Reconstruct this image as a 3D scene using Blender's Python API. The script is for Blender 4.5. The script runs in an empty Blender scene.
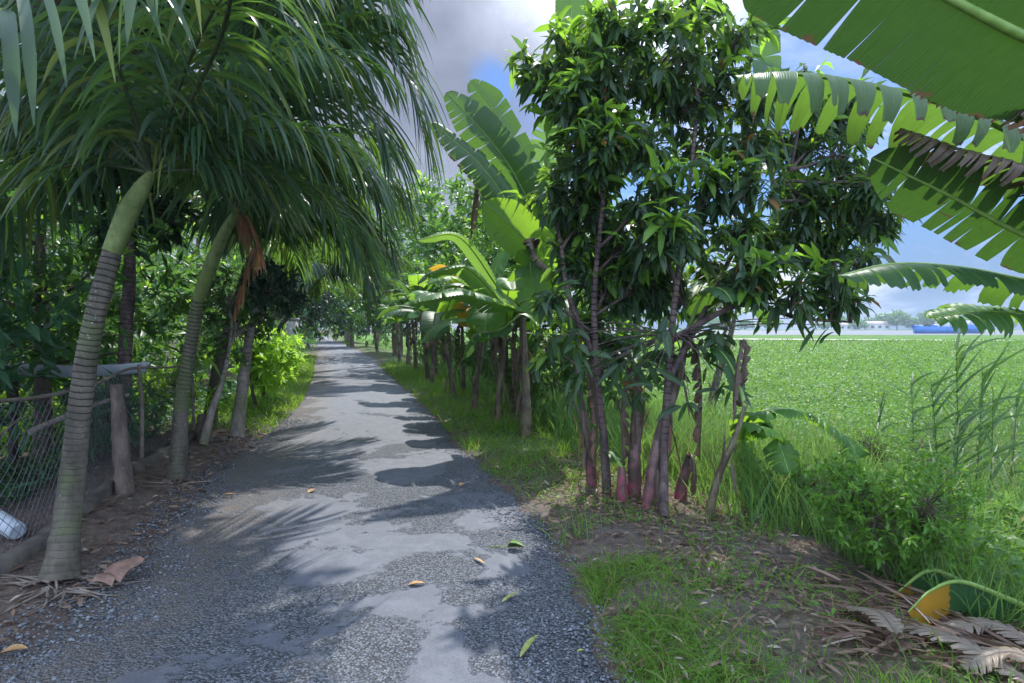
import bpy, math, random
import numpy as np
from mathutils import Vector
R = math.radians
C = bpy.context.scene.collection
sc = bpy.context.scene

# ------------------------------------------------------------------ camera
FPX = 569.0; HORY = 328.0; CAMH = 1.6
PITCH = math.atan((341.5-HORY)/FPX)
cam_d = bpy.data.cameras.new('camera'); cam = bpy.data.objects.new('camera', cam_d); C.objects.link(cam)
cam_d.sensor_width = 36; cam_d.lens = 36*FPX/1024; cam_d.clip_start = 0.05; cam_d.clip_end = 8000
cam.location = (0, 0, CAMH); cam.rotation_euler = (math.pi/2-PITCH, 0, 0)
sc.camera = cam

# ------------------------------------------------------------------ sun and sky
SUN_AZ, SUN_EL = 6.0, 57.0          # azimuth clockwise from +Y
EXPOSURE = 1.3
sd = bpy.data.lights.new('sun', 'SUN'); sd.energy = 3.0; sd.angle = R(0.7); sd.color = (1, .96, .9)
so = bpy.data.objects.new('sun', sd); C.objects.link(so)
sdir = Vector((math.sin(R(SUN_AZ))*math.cos(R(SUN_EL)), math.cos(R(SUN_AZ))*math.cos(R(SUN_EL)), math.sin(R(SUN_EL))))
so.rotation_euler = sdir.to_track_quat('Z', 'Y').to_euler(); so.location = sdir*60
W = bpy.data.worlds.new('World'); sc.world = W; W.use_nodes = True
def build_world():
    nt = W.node_tree; N = nt.nodes; L = nt.links; N.clear()
    out = N.new('ShaderNodeOutputWorld'); bg = N.new('ShaderNodeBackground'); bg.inputs[1].default_value = 0.10
    L.new(bg.outputs[0], out.inputs[0])
    sky = N.new('ShaderNodeTexSky'); sky.sky_type = 'NISHITA'; sky.sun_disc = False
    sky.sun_elevation = R(SUN_EL); sky.sun_rotation = R(SUN_AZ); sky.air_density = 1.0; sky.dust_density = 0.6; sky.ozone_density = 2.0
    tc = N.new('ShaderNodeTexCoord')
    def noise(scale, detail, rough, sx=1, sz=1, dist=0):
        m = N.new('ShaderNodeMapping'); m.inputs['Scale'].default_value = (sx, 1, sz); L.new(tc.outputs['Generated'], m.inputs[0])
        n = N.new('ShaderNodeTexNoise'); n.inputs['Scale'].default_value = scale; n.inputs['Detail'].default_value = detail
        n.inputs['Roughness'].default_value = rough; n.inputs['Distortion'].default_value = dist; L.new(m.outputs[0], n.inputs[0]); return n.outputs[0]
    def math_(op, a, b=None, c=None):
        m = N.new('ShaderNodeMath'); m.operation = op
        for i, v in enumerate((a, b, c)):
            if v is None: continue
            if hasattr(v, 'links'): L.new(v, m.inputs[i])
            else: m.inputs[i].default_value = v
        return m.outputs[0]
    def ramp(v, a, b, c0=(0, 0, 0, 1), c1=(1, 1, 1, 1)):
        r = N.new('ShaderNodeValToRGB'); r.color_ramp.interpolation = 'EASE'
        r.color_ramp.elements[0].position = a; r.color_ramp.elements[1].position = b
        r.color_ramp.elements[0].color = c0; r.color_ramp.elements[1].color = c1
        L.new(v, r.inputs[0]); return r.outputs[0]
    sep = N.new('ShaderNodeSeparateXYZ'); L.new(tc.outputs['Generated'], sep.inputs[0])
    n1 = noise(2.2, 7, .55, 1, 1.9, .3)
    # a bank of grey cloud fills the west side of the sky, broken cumulus on the east side
    bank = ramp(math_('ADD', sep.outputs[0], math_('MULTIPLY', math_('SUBTRACT', n1, .5), .8)), .02, .22, (1, 1, 1, 1), (0, 0, 0, 1))
    n2 = noise(3.1, 8, .6, 1, 2.4, .4)
    cumulus = ramp(n2, .46, .70)
    n3 = noise(5.0, 6, .55)
    hole = ramp(n3, .60, .68)
    cover = math_('MULTIPLY', math_('MAXIMUM', math_('MULTIPLY', bank, .93), cumulus), math_('SUBTRACT', 1, math_('MULTIPLY', hole, .0)))
    # bright overcast added behind the viewer and overhead, out of view, as soft fill
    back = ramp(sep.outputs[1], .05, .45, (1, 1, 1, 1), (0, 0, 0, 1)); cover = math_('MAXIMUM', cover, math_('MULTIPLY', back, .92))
    zen = ramp(sep.outputs[2], .62, .8); cover = math_('MAXIMUM', cover, math_('MULTIPLY', zen, .85)); fill_cloud = math_('MAXIMUM', back, zen)
    def near(px, py, a, b, amp=.22):
        v = N.new('ShaderNodeVectorMath'); v.operation = 'DISTANCE'; L.new(tc.outputs['Generated'], v.inputs[0])
        d = Vector(((px-512)/FPX, 1, (HORY-py)/FPX)).normalized(); v.inputs[1].default_value = d
        return ramp(math_('ADD', v.outputs['Value'], math_('MULTIPLY', math_('SUBTRACT', n3, .5), amp)), a, b, (1, 1, 1, 1), (0, 0, 0, 1))
    thin = near(640, -40, .10, .30); gap = near(497, 84, .015, .055, .12); gap2 = near(840, 45, .05, .2, .3)
    cover = math_('MULTIPLY', math_('MAXIMUM', cover, thin), math_('MULTIPLY', math_('SUBTRACT', 1, math_('MULTIPLY', gap, .85)), math_('SUBTRACT', 1, math_('MULTIPLY', gap2, .7))))
    n4 = noise(2.6, 5, .5, 1, 1.6)
    thick = N.new('ShaderNodeMix'); thick.data_type = 'RGBA'
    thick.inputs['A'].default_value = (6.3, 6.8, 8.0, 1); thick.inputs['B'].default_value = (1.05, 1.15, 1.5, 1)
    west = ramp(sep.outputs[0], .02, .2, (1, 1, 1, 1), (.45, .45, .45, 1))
    thb = N.new('ShaderNodeMix'); thb.data_type = 'RGBA'; thb.inputs['A'].default_value = (6.3, 6.8, 8.0, 1); thb.inputs['B'].default_value = (8.9, 10.8, 14.4, 1); L.new(fill_cloud, thb.inputs['Factor']); L.new(thb.outputs['Result'], thick.inputs['A'])  # added fill cloud is brighter and bluer than the visible cloud
    tf = math_('MULTIPLY', math_('MULTIPLY', west, math_('SUBTRACT', 1, math_('MAXIMUM', thin, fill_cloud))), math_('ADD', math_('MULTIPLY', ramp(n1, .3, .7), .2), .78)); L.new(tf, thick.inputs['Factor'])
    mx = N.new('ShaderNodeMix'); mx.data_type = 'RGBA'; L.new(cover, mx.inputs['Factor'])
    
    tint = N.new('ShaderNodeMix'); tint.data_type = 'RGBA'; tint.blend_type = 'MULTIPLY'; tint.inputs['Factor'].default_value = 1; tint.inputs['B'].default_value = (.27, .41, .62, 1)
    L.new(sky.outputs[0], tint.inputs['A'])
    low = N.new('ShaderNodeMix'); low.data_type = 'RGBA'; L.new(ramp(math_('ADD', sep.outputs[2], math_('MULTIPLY', math_('SUBTRACT', n4, .5), .12)), .0, .26, (1, 1, 1, 1), (0, 0, 0, 1)), low.inputs['Factor'])
    L.new(tint.outputs['Result'], low.inputs['A']); low.inputs['B'].default_value = (1.0, 1.5, 2.5, 1)
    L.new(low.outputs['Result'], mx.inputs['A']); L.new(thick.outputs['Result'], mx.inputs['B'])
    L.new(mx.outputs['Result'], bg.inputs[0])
build_world()
sc.view_settings.view_transform = 'Standard'; sc.view_settings.look = 'None'; sc.view_settings.gamma = 1
sc.view_settings.use_curve_mapping = False; sc.view_settings.exposure = EXPOSURE
sc.render.engine = 'CYCLES'
cy = sc.cycles; cy.max_bounces = 7; cy.diffuse_bounces = 4; cy.glossy_bounces = 2; cy.transmission_bounces = 4
cy.transparent_max_bounces = 8; cy.use_denoising = True; cy.caustics_reflective = False; cy.caustics_refractive = False
cy.sample_clamp_indirect = 6

# ------------------------------------------------------------------ helpers
def ss(a, b, x):
    t = np.clip((np.asarray(x, float)-a)/(b-a), 0, 1); return t*t*(3-2*t)
RE = np.array([(-9,1.2),(0,.62),(2.56,.46),(3.6,.4),(4.3,.25),(5.0,.11),(6.4,-.36),(8.2,-.9),(10.5,-1.5),(14.7,-2.75),(21.4,-4.85),(30,-7.3),(38,-10.1),(53,-15.3),(80,-25),(120,-40)])
LE = np.array([(-9,-2.2),(0,-2.45),(2.56,-2.45),(3.76,-2.5),(5.9,-3.2),(8.9,-3.8),(11.8,-4.45),(17.5,-6.2),(28.4,-9.9),(38,-13),(53,-18.5),(80,-28.5),(120,-44)])
xr = lambda y: np.interp(y, RE[:, 0], RE[:, 1])
xl = lambda y: np.interp(y, LE[:, 0], LE[:, 1])
def wob(x, y, s=1.0, seed=0.0):
    x = np.asarray(x, float)*s+seed; y = np.asarray(y, float)*s-seed*.7
    return (np.sin(x*1.3+1.7*np.sin(y*.9))+np.sin(y*1.7+2.1*np.sin(x*.7+1))+.5*np.sin(x*3.1+y*2.3)+.5*np.sin(y*4.1-x*2.9+2))/3
def H(x, y):
    x = np.asarray(x, float); y = np.asarray(y, float)
    e = x-xr(y); w = xl(y)-x
    z = .02*wob(x, y, 1.0)*ss(0, .6, e)
    z = z + .06*ss(.0, .5, e)*(1-ss(1.2, 2.0, e)) - .42*ss(1.6, 4.5, e)
    z = z + .04*wob(x, y, .8, 5)*ss(3, 6, e)
    z = z + .10*ss(.0, .9, w) + .015*wob(x, y, 3, 3)*ss(0, .3, w) - .35*ss(1.5, 3.0, w)
    river = ss(170, 185, y)*(1-ss(520, 560, y))*ss(20, 60, x)
    return z - 4*river
def ray(px, py):
    a = (px-512)/FPX; b = (341.5-py)/FPX
    d = Vector((a, math.cos(PITCH)+b*math.sin(PITCH), -math.sin(PITCH)+b*math.cos(PITCH))); return d
def P(px, py, d):
    r = ray(px, py); return Vector((0, 0, CAMH))+r*(d/r.y)
def G(px, py):
    r = ray(px, py); t = .5
    for _ in range(4000):
        p = Vector((0, 0, CAMH))+r*t
        h = float(H(p.x, p.y))
        if p.z <= h: break
        t += max(.004, (p.z-h)*.3)
    return Vector((p.x, p.y, h))

class MB:
    def __init__(s): s.V = []; s.F = []; s.T = []; s.UV = []; s.M = []; s.n = 0
    def add(s, V, F, UV=None, m=0):
        V = np.asarray(V, float).reshape(-1, 3); F = np.asarray(F, np.int64)
        if len(V) == 0 or len(F) == 0: return
        if UV is None: UV = np.zeros((len(V), 2))
        s.V.append(V); s.F.append((F+s.n).reshape(-1)); s.T.append(np.full(len(F), F.shape[1])); s.UV.append(np.asarray(UV, float).reshape(-1, 2)[F.reshape(-1)])
        s.M.append(np.full(len(F), m)); s.n += len(V)
    def build(s, name, mats, parent=None, smooth=True, origin=None):
        V = np.concatenate(s.V); F = np.concatenate(s.F); T = np.concatenate(s.T); M = np.concatenate(s.M); UV = np.concatenate(s.UV)
        if origin is not None: V = V-np.array(origin)
        me = bpy.data.meshes.new(name); me.vertices.add(len(V)); me.vertices.foreach_set('co', V.ravel().astype(np.float32))
        me.loops.add(len(F)); me.loops.foreach_set('vertex_index', F.astype(np.int32))
        me.polygons.add(len(T)); me.polygons.foreach_set('loop_start', np.concatenate([[0], np.cumsum(T)[:-1]]).astype(np.int32))
        me.polygons.foreach_set('material_index', M.astype(np.int32))
        me.update(calc_edges=True)
        uv = me.uv_layers.new(name='UVMap'); uv.data.foreach_set('uv', UV.ravel().astype(np.float32))
        if not isinstance(mats, (list, tuple)): mats = [mats]
        for m in mats: me.materials.append(m)
        if smooth: me.polygons.foreach_set('use_smooth', np.ones(len(T), bool))
        me.validate()
        o = bpy.data.objects.new(name, me); C.objects.link(o)
        if parent is not None: o.parent = parent
        if origin is not None: o.location = origin
        return o
def tag(o, label=None, cat=None, group=None, kind=None):
    if label: o['label'] = label
    if cat: o['category'] = cat
    if group: o['group'] = group
    if kind: o['kind'] = kind
    return o
def thing(name, label, cat, loc, group=None):
    o = bpy.data.objects.new(name, None); C.objects.link(o); o.location = loc; o.empty_display_size = .1
    return tag(o, label, cat, group)
def nrm(a): return a/np.maximum(np.linalg.norm(a, axis=-1, keepdims=True), 1e-9)
def spline(pts, n):
    p = np.array([tuple(q) for q in pts], float); k = len(p)
    if k == 2: return p[0]+(p[1]-p[0])*np.linspace(0, 1, n)[:, None]
    q = np.vstack([2*p[0]-p[1], p, 2*p[-1]-p[-2]]); t = np.linspace(0, k-1-1e-6, n); i = t.astype(int); f = (t-i)[:, None]
    a, b, c, d = q[i], q[i+1], q[i+2], q[i+3]
    return .5*((2*b)+(c-a)*f+(2*a-5*b+4*c-d)*f*f+(3*b-a-3*c+d)*f**3)
def tube(mb, pts, rad, n=8, seg=None, m=0, cap=True, wobble=0, rng=None):
    k = seg or max(2, len(pts)*3); c = spline(pts, k); r = np.interp(np.linspace(0, 1, k), np.linspace(0, 1, len(rad)), rad)
    t = nrm(np.gradient(c, axis=0)); ref = np.array([.3, 1, .1]) if abs(t[:, 2]).mean() > .6 else np.array([0, 0, 1.])
    s = nrm(np.cross(t, ref)); u = np.cross(s, t); a = np.linspace(0, 2*np.pi, n, endpoint=False)
    rr = r[:, None]*np.ones(n)
    if wobble: rr = rr*(1+wobble*(rng or np.random.default_rng(1)).standard_normal((k, n)))
    V = c[:, None]+rr[..., None]*(np.cos(a)[None, :, None]*s[:, None]+np.sin(a)[None, :, None]*u[:, None])
    L = np.concatenate([[0], np.cumsum(np.linalg.norm(np.diff(c, axis=0), axis=1))])
    UV = np.stack([np.broadcast_to(a/6.2832, (k, n)), np.broadcast_to(L[:, None], (k, n))], -1)
    i = np.arange(k-1)[:, None]*n; j = np.arange(n)[None]; j2 = (j+1) % n
    F = np.stack([i+j, i+j2, i+n+j2, i+n+j], -1).reshape(-1, 4)
    mb.add(V, F, UV, m)
    if cap:
        for e in (0, k-1):
            vv = np.vstack([V[e], c[e]]); ff = [(x, (x+1) % n, n) for x in range(n)]
            mb.add(vv, ff, np.tile(UV[e, :1], (n+1, 1)), m)
    return c
LANCE = lambda t: np.clip(np.sin(np.pi*np.clip(t, 0, 1)**.8), .03, 1)**.8
OVATE = lambda t: np.clip(np.sin(np.pi*np.clip(t, 0, 1)**.6), .03, 1)**.75
BLADE = lambda t: np.clip(1-t, .04, 1)**.6
STRAP = lambda t: np.clip(np.minimum((t+.05)/.18, (1.0-t)/.35), .04, 1)**.8
def leaves(mb, Pp, D, Nn, L, Wd, bend=.5, nseg=3, prof=LANCE, fold=.25, m=0, pw=1.0, flat=False):
    Pp = np.asarray(Pp, float); n = len(Pp)
    if n == 0: return
    D = nrm(np.asarray(D, float)); L = np.broadcast_to(L, n).astype(float); Wd = np.broadcast_to(Wd, n).astype(float); bend = np.broadcast_to(bend, n)
    Nn = np.broadcast_to(np.asarray(Nn, float), (n, 3))
    g = np.array([0, 0, -1.]); c = Pp.copy(); rows = []; uvs = []
    for j in range(nseg+1):
        t = j/nseg; T = nrm(D+g*(bend*t**pw)[:, None])
        S = nrm(np.cross(T, Nn)+1e-5); U = np.cross(S, T); w = (Wd*.5*prof(np.array(t)))[:, None]
        if flat: rows.append(np.stack([c-S*w, c+S*w], 1))
        else: rows.append(np.stack([c-S*w+U*w*fold, c, c+S*w+U*w*fold], 1))
        k = rows[-1].shape[1]; uvs.append(np.stack([np.full(k, t), np.linspace(0, 1, k)], -1))
        c = c+T*(L/nseg)[:, None]
    V = np.stack(rows, 1); k = V.shape[2]; UV = np.broadcast_to(np.stack(uvs, 0), (n, nseg+1, k, 2))
    b = np.arange(n)[:, None, None]*(nseg+1)*k; i = np.arange(nseg)[None, :, None]*k; j = np.arange(k-1)[None, None]
    F = np.stack([b+i+j, b+i+j+1, b+i+k+j+1, b+i+k+j], -1).reshape(-1, 4)
    mb.add(V, F, UV, m)
def rdir(rng, n):
    return nrm(rng.standard_normal((n, 3)))

def box(mb, c, s_, m=0):
    c = np.array(c, float); s_ = np.array(s_, float)/2; V = [c+s_*np.array(q) for q in [(-1, -1, -1), (1, -1, -1), (1, 1, -1), (-1, 1, -1), (-1, -1, 1), (1, -1, 1), (1, 1, 1), (-1, 1, 1)]]; mb.add(V, [(0, 3, 2, 1), (4, 5, 6, 7), (0, 1, 5, 4), (1, 2, 6, 5), (2, 3, 7, 6), (3, 0, 4, 7)], None, m)
# ------------------------------------------------------------------ materials
def new_mat(name):
    m = bpy.data.materials.new(name); m.use_nodes = True; nt = m.node_tree; nt.nodes.clear(); return m, nt, nt.nodes, nt.links
class NT:
    def __init__(s, name):
        s.m, s.nt, s.N, s.L = new_mat(name); s.out = s.N.new('ShaderNodeOutputMaterial')
    def v(s, sock, val):
        if hasattr(val, 'links'): s.L.new(val, sock)
        elif isinstance(val, (tuple, list)) and len(val) == 3 and len(sock.default_value) == 4: sock.default_value = (*val, 1)
        else: sock.default_value = val
    def math(s, op, a, b=0., clamp=False):
        n = s.N.new('ShaderNodeMath'); n.operation = op; n.use_clamp = clamp; s.v(n.inputs[0], a); s.v(n.inputs[1], b); return n.outputs[0]
    def mix(s, f, a, b, bt='MIX'):
        n = s.N.new('ShaderNodeMix'); n.data_type = 'RGBA'; n.blend_type = bt; s.v(n.inputs['Factor'], f); s.v(n.inputs['A'], a); s.v(n.inputs['B'], b); return n.outputs['Result']
    def ramp(s, f, a, b, inv=False):
        n = s.N.new('ShaderNodeMapRange'); n.interpolation_type = 'SMOOTHSTEP'; s.v(n.inputs['Value'], f); n.inputs['From Min'].default_value = a; n.inputs['From Max'].default_value = b
        if inv: n.inputs['To Min'].default_value = 1; n.inputs['To Max'].default_value = 0
        return n.outputs[0]
    def noise(s, scale, detail=4, rough=.55, vec=None, dist=0):
        n = s.N.new('ShaderNodeTexNoise'); n.inputs['Scale'].default_value = scale; n.inputs['Detail'].default_value = detail; n.inputs['Roughness'].default_value = rough; n.inputs['Distortion'].default_value = dist
        if vec is None: vec = s.geo()
        s.L.new(vec, n.inputs['Vector']); return n.outputs[0]
    def voro(s, scale, feat='F1', out='Distance', vec=None):
        n = s.N.new('ShaderNodeTexVoronoi'); n.feature = feat; n.inputs['Scale'].default_value = scale; s.L.new(vec if vec is not None else s.geo(), n.inputs['Vector']); return n.outputs[out]
    def geo(s):
        if not hasattr(s, '_g'): s._g = s.N.new('ShaderNodeNewGeometry')
        return s._g.outputs['Position']
    def rnd(s): s.geo(); return s._g.outputs['Random Per Island']
    def uv(s):
        if not hasattr(s, '_u'):
            u = s.N.new('ShaderNodeUVMap'); u.uv_map = 'UVMap'; sp = s.N.new('ShaderNodeSeparateXYZ'); s.L.new(u.outputs[0], sp.inputs[0]); s._u = (sp.outputs[0], sp.outputs[1], u.outputs[0])
        return s._u
    def scalevec(s, vec, sc_):
        n = s.N.new('ShaderNodeMapping'); n.inputs['Scale'].default_value = sc_; s.L.new(vec, n.inputs[0]); return n.outputs[0]
    def bump(s, h, strength=.5, dist=.01):
        n = s.N.new('ShaderNodeBump'); n.inputs['Strength'].default_value = strength; n.inputs['Distance'].default_value = dist; s.L.new(h, n.inputs['Height']); return n.outputs[0]
    def bsdf(s, col, rough=.6, normal=None, spec=.4, transl=None, tcol=None):
        b = s.N.new('ShaderNodeBsdfPrincipled'); s.v(b.inputs['Base Color'], col); s.v(b.inputs['Roughness'], rough); b.inputs['Specular IOR Level'].default_value = spec
        if normal is not None: s.L.new(normal, b.inputs['Normal'])
        o = b.outputs[0]
        if transl is not None:
            t = s.N.new('ShaderNodeBsdfTranslucent'); s.v(t.inputs[0], tcol); mx = s.N.new('ShaderNodeMixShader'); s.v(mx.inputs[0], transl)
            s.L.new(o, mx.inputs[1]); s.L.new(t.outputs[0], mx.inputs[2]); o = mx.outputs[0]
        s.L.new(o, s.out.inputs[0]); return s.m
def leafmat(name, dark, light, tcol, transl=.45, rough=.42, spot=0, spotcol=(.25, .12, .04), vein=True, patch=0):
    t = NT(name); r = t.rnd(); col = t.mix(r, dark, light)
    n = t.noise(9, 2); col = t.mix(t.math('MULTIPLY', n, .5), col, light)
    tc = t.mix(r, tuple(.7*c for c in tcol), tcol)
    if patch: pn = t.ramp(t.noise(.5, 5, .65), .38, .62); col = t.mix(t.math('MULTIPLY', pn, patch), col, tuple(.35*c for c in dark)); tc = t.mix(t.math('MULTIPLY', pn, patch*.8), tc, tuple(.3*c for c in tcol))
    if vein:
        u, v, _ = t.uv(); mid = t.ramp(t.math('ABSOLUTE', t.math('SUBTRACT', v, .5)), .02, .09, True)
        col = t.mix(t.math('MULTIPLY', mid, .5), col, tuple(min(1, 2.2*c+.03) for c in light))
    if spot:
        sp = t.math('MULTIPLY', t.ramp(r, 1-spot, 1-spot+.02), 1.); col = t.mix(sp, col, spotcol); tc = t.mix(sp, tc, spotcol)
    return t.bsdf(col, rough, None, .35, transl, tc)
M = {}
M['mango'] = leafmat('mango leaf', (.018, .04, .025), (.04, .08, .036), (.15, .28, .03), .36, .42, .02)
M['mango_young'] = leafmat('young leaf', (.06, .14, .02), (.11, .22, .03), (.34, .6, .05), .5, .4)
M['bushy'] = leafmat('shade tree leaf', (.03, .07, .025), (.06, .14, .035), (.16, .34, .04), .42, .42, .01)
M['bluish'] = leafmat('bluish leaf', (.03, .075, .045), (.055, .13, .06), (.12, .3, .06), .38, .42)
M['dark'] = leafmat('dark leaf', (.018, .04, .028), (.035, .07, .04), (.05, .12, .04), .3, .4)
M['lime'] = leafmat('lime leaf', (.10, .22, .02), (.18, .35, .04), (.5, .8, .06), .5, .45, .01)
M['lime_dim'] = leafmat('bush leaf', (.05, .13, .02), (.1, .22, .03), (.25, .48, .04), .42, .45)
M['frond'] = leafmat('palm leaflet', (.02, .046, .032), (.034, .074, .04), (.19, .36, .045), .38, .4, .10, (.13, .17, .035), vein=False)
M['frond_old'] = leafmat('dry palm leaflet', (.2, .09, .045), (.3, .16, .08), (.32, .14, .05), .4, .6, vein=False)
M['grass'] = leafmat('grass blade', (.055, .14, .02), (.12, .24, .035), (.3, .5, .05), .45, .5, .06, (.32, .26, .12), vein=False)
M['weed'] = leafmat('weed blade', (.05, .13, .035), (.12, .24, .065), (.3, .5, .08), .42, .5, .03, (.3, .25, .12), vein=False)
M['crop'] = leafmat('crop leaf', (.038, .105, .014), (.085, .195, .022), (.22, .43, .03), .38, .5, .02, (.4, .35, .1), vein=False, patch=.42)
M['weed2'] = leafmat('wispy weed', (.03, .085, .03), (.08, .17, .055), (.2, .38, .07), .4, .5, .12, (.3, .22, .12), vein=False)
M['reed'] = leafmat('reed blade', (.03, .075, .03), (.06, .125, .04), (.2, .36, .06), .38, .45, vein=False)
def banana_mat(name, base, tcol, brown=0.0, edge=0.0, ochre=False):
    t = NT(name); u, v, uv = t.uv()       # u metres along midrib, v -1..1 across
    rib = t.math('SINE', t.math('MULTIPLY', u, 520.)); n = t.noise(3.5, 4, .6, t.scalevec(uv, (1, 2, 1)))
    fine = t.noise(60, 3, .6, t.scalevec(uv, (1, .06, 1)))
    col = t.mix(t.math('MULTIPLY', fine, .6), base, tuple(1.7*c for c in base)); tc = t.mix(n, tuple(.65*c for c in tcol), tcol)
    tc = t.mix(t.ramp(fine, .35, .6), tuple(.75*c for c in tcol), tc)
    av = t.math('ABSOLUTE', v)
    if brown or edge:
        nn = t.noise(7, 5, .65, uv); b1 = t.ramp(nn, .76-.2*brown, .8-.2*brown) if brown else 0.
        if edge: b1 = t.math('MAXIMUM', b1, t.ramp(t.math('ADD', u if ochre else av, t.math('MULTIPLY', t.math('SUBTRACT', nn, .5), .12 if ochre else .5)), 1-edge, 1-edge+(.012 if ochre else .06)))
        bc = (.42, .25, .03) if ochre else (.085, .045, .03); col = t.mix(b1, col, bc); tc = t.mix(b1, tc, (.5, .3, .03) if ochre else (.07, .03, .025))
    bm = t.bump(t.math('ADD', t.math('MULTIPLY', rib, .5), fine), .25, .004)
    return t.bsdf(col, .38, bm, .4, .5, tc)
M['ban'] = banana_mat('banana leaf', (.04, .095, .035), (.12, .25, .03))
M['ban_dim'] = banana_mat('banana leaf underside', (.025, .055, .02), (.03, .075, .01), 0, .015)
M['ban_lit'] = banana_mat('banana leaf lit', (.06, .15, .03), (.34, .6, .04))  # brighter copy of banana leaf, with backlight put into its colour
M['ban_spot'] = banana_mat('banana leaf with brown patch', (.04, .085, .025), (.055, .13, .014), .62, .02)
M['ban_b'] = banana_mat('banana leaf browning', (.04, .095, .035), (.13, .26, .03), .35, .10)
M['ban_fray'] = banana_mat('banana leaf frayed', (.06, .12, .035), (.13, .25, .03), .0, .03)
M['ban_pale'] = banana_mat('banana leaf pale', (.09, .19, .07), (.26, .46, .06))
M['ban_ochre'] = banana_mat('banana leaf ochre', (.035, .10, .035), (.1, .22, .03), 0, .40, True)
M['ban_dead'] = banana_mat('dead banana leaf', (.14, .10, .075), (.08, .05, .035))
M['ban_straw'] = banana_mat('dry banana leaf', (.3, .25, .2), (.3, .2, .1))
def simple(name, c0, c1, scale=8, rough=.75, bump=.4, dist=.01, spec=.2, stretch=(1, 1, 1)):
    t = NT(name); n = t.noise(scale, 6, .6, t.scalevec(t.geo(), stretch)); col = t.mix(t.ramp(n, .3, .7), c0, c1); return t.bsdf(col, rough, t.bump(n, bump, dist), spec)
M['midrib'] = simple('midrib', (.13, .22, .05), (.2, .3, .08), 20, .45, .1)
M['petiole'] = simple('petiole', (.03, .045, .022), (.06, .075, .035), 10, .5, .2)
M['twig'] = simple('twig', (.06, .05, .035), (.13, .11, .08), 14)
def trunk_mat(name, c0, c1, ring=.0, ringscale=25, lichen=None, moss=None, streak=(12, .6)):
    t = NT(name); u, v, uv = t.uv()
    n = t.noise(7, 6, .62, t.scalevec(t.geo(), (1.5, 1.5, .5))); col = t.mix(t.ramp(n, .32, .68), c0, c1)
    n2 = t.noise(22, 5, .7); h = t.math('MULTIPLY', n2, .5)
    col = t.mix(t.math('MULTIPLY', t.ramp(n2, .5, .75), .45), col, tuple(.4*c for c in c0))
    if ring:
        vv = t.math('ADD', t.math('MULTIPLY', v, ringscale), t.math('MULTIPLY', t.noise(2.5, 3), 1.6)); fr = t.math('FRACT', vv)
        rr = t.math('MULTIPLY', t.ramp(fr, 0, .12), t.ramp(fr, .82, 1, True)); rr = t.math('MAXIMUM', rr, t.math('MULTIPLY', t.ramp(t.math('ADD', v, t.noise(3, 3)), 1.1, 1.9, True), .72)); col = t.mix(t.math('MULTIPLY', t.math('SUBTRACT', 1, rr), ring), col, tuple(.45*c for c in c0))
        h = t.math('ADD', h, t.math('MULTIPLY', rr, .8))
    if moss: mm = t.noise(1.7, 5, .6); col = t.mix(t.math('MULTIPLY', t.ramp(mm, .48, .66), .75), col, moss)
    if lichen: ll = t.voro(30); l2 = t.noise(5, 4); col = t.mix(t.math('MULTIPLY', t.ramp(ll, .12, .2, True), t.ramp(l2, .54, .64)), col, lichen)
    return t.bsdf(col, .8, t.bump(h, .9, .018), .2)
M['palm_trunk'] = trunk_mat('palm trunk', (.055, .05, .04), (.115, .10, .08), .24, 24, (.22, .23, .2), (.075, .095, .04))
M['shaft'] = trunk_mat('crownshaft', (.085, .115, .04), (.15, .185, .07), .35, 6, (.3, .33, .2), (.10, .13, .04))
M['bark'] = trunk_mat('bark', (.07, .055, .05), (.15, .12, .1), 0, 1, (.25, .26, .22), None)
M['bark_grey'] = trunk_mat('grey bark', (.13, .11, .1), (.26, .23, .2), .15, 12, (.35, .36, .32), (.1, .12, .05))
M['bark_purple'] = trunk_mat('dark purplish bark', (.05, .036, .038), (.13, .095, .088), .2, 18, (.2, .2, .17))
def pseudo_mat(name, c0, c1, red):
    t = NT(name); u, v, uv = t.uv(); st = t.noise(9, 5, .6, t.scalevec(t.geo(), (9, 9, .5))); n = t.noise(4, 4, .6)
    col = t.mix(t.ramp(st, .35, .65), c0, c1); 
    lo = t.math('ADD', v, t.math('MULTIPLY', n, .7)); col = t.mix(t.math('MULTIPLY', t.ramp(lo, .3, .95, True), t.ramp(st, .42, .6)), col, red)
    col = t.mix(t.math('MULTIPLY', t.ramp(n, .46, .6), .8), col, (.045, .03, .026))
    return t.bsdf(col, .55, t.bump(st, .6, .01), .3)
M['pseudo'] = pseudo_mat('banana stem', (.08, .07, .04), (.16, .15, .08), (.13, .09, .05))
M['pseudo_red'] = pseudo_mat('red banana stem', (.075, .05, .045), (.16, .125, .1), (.27, .02, .07))

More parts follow.
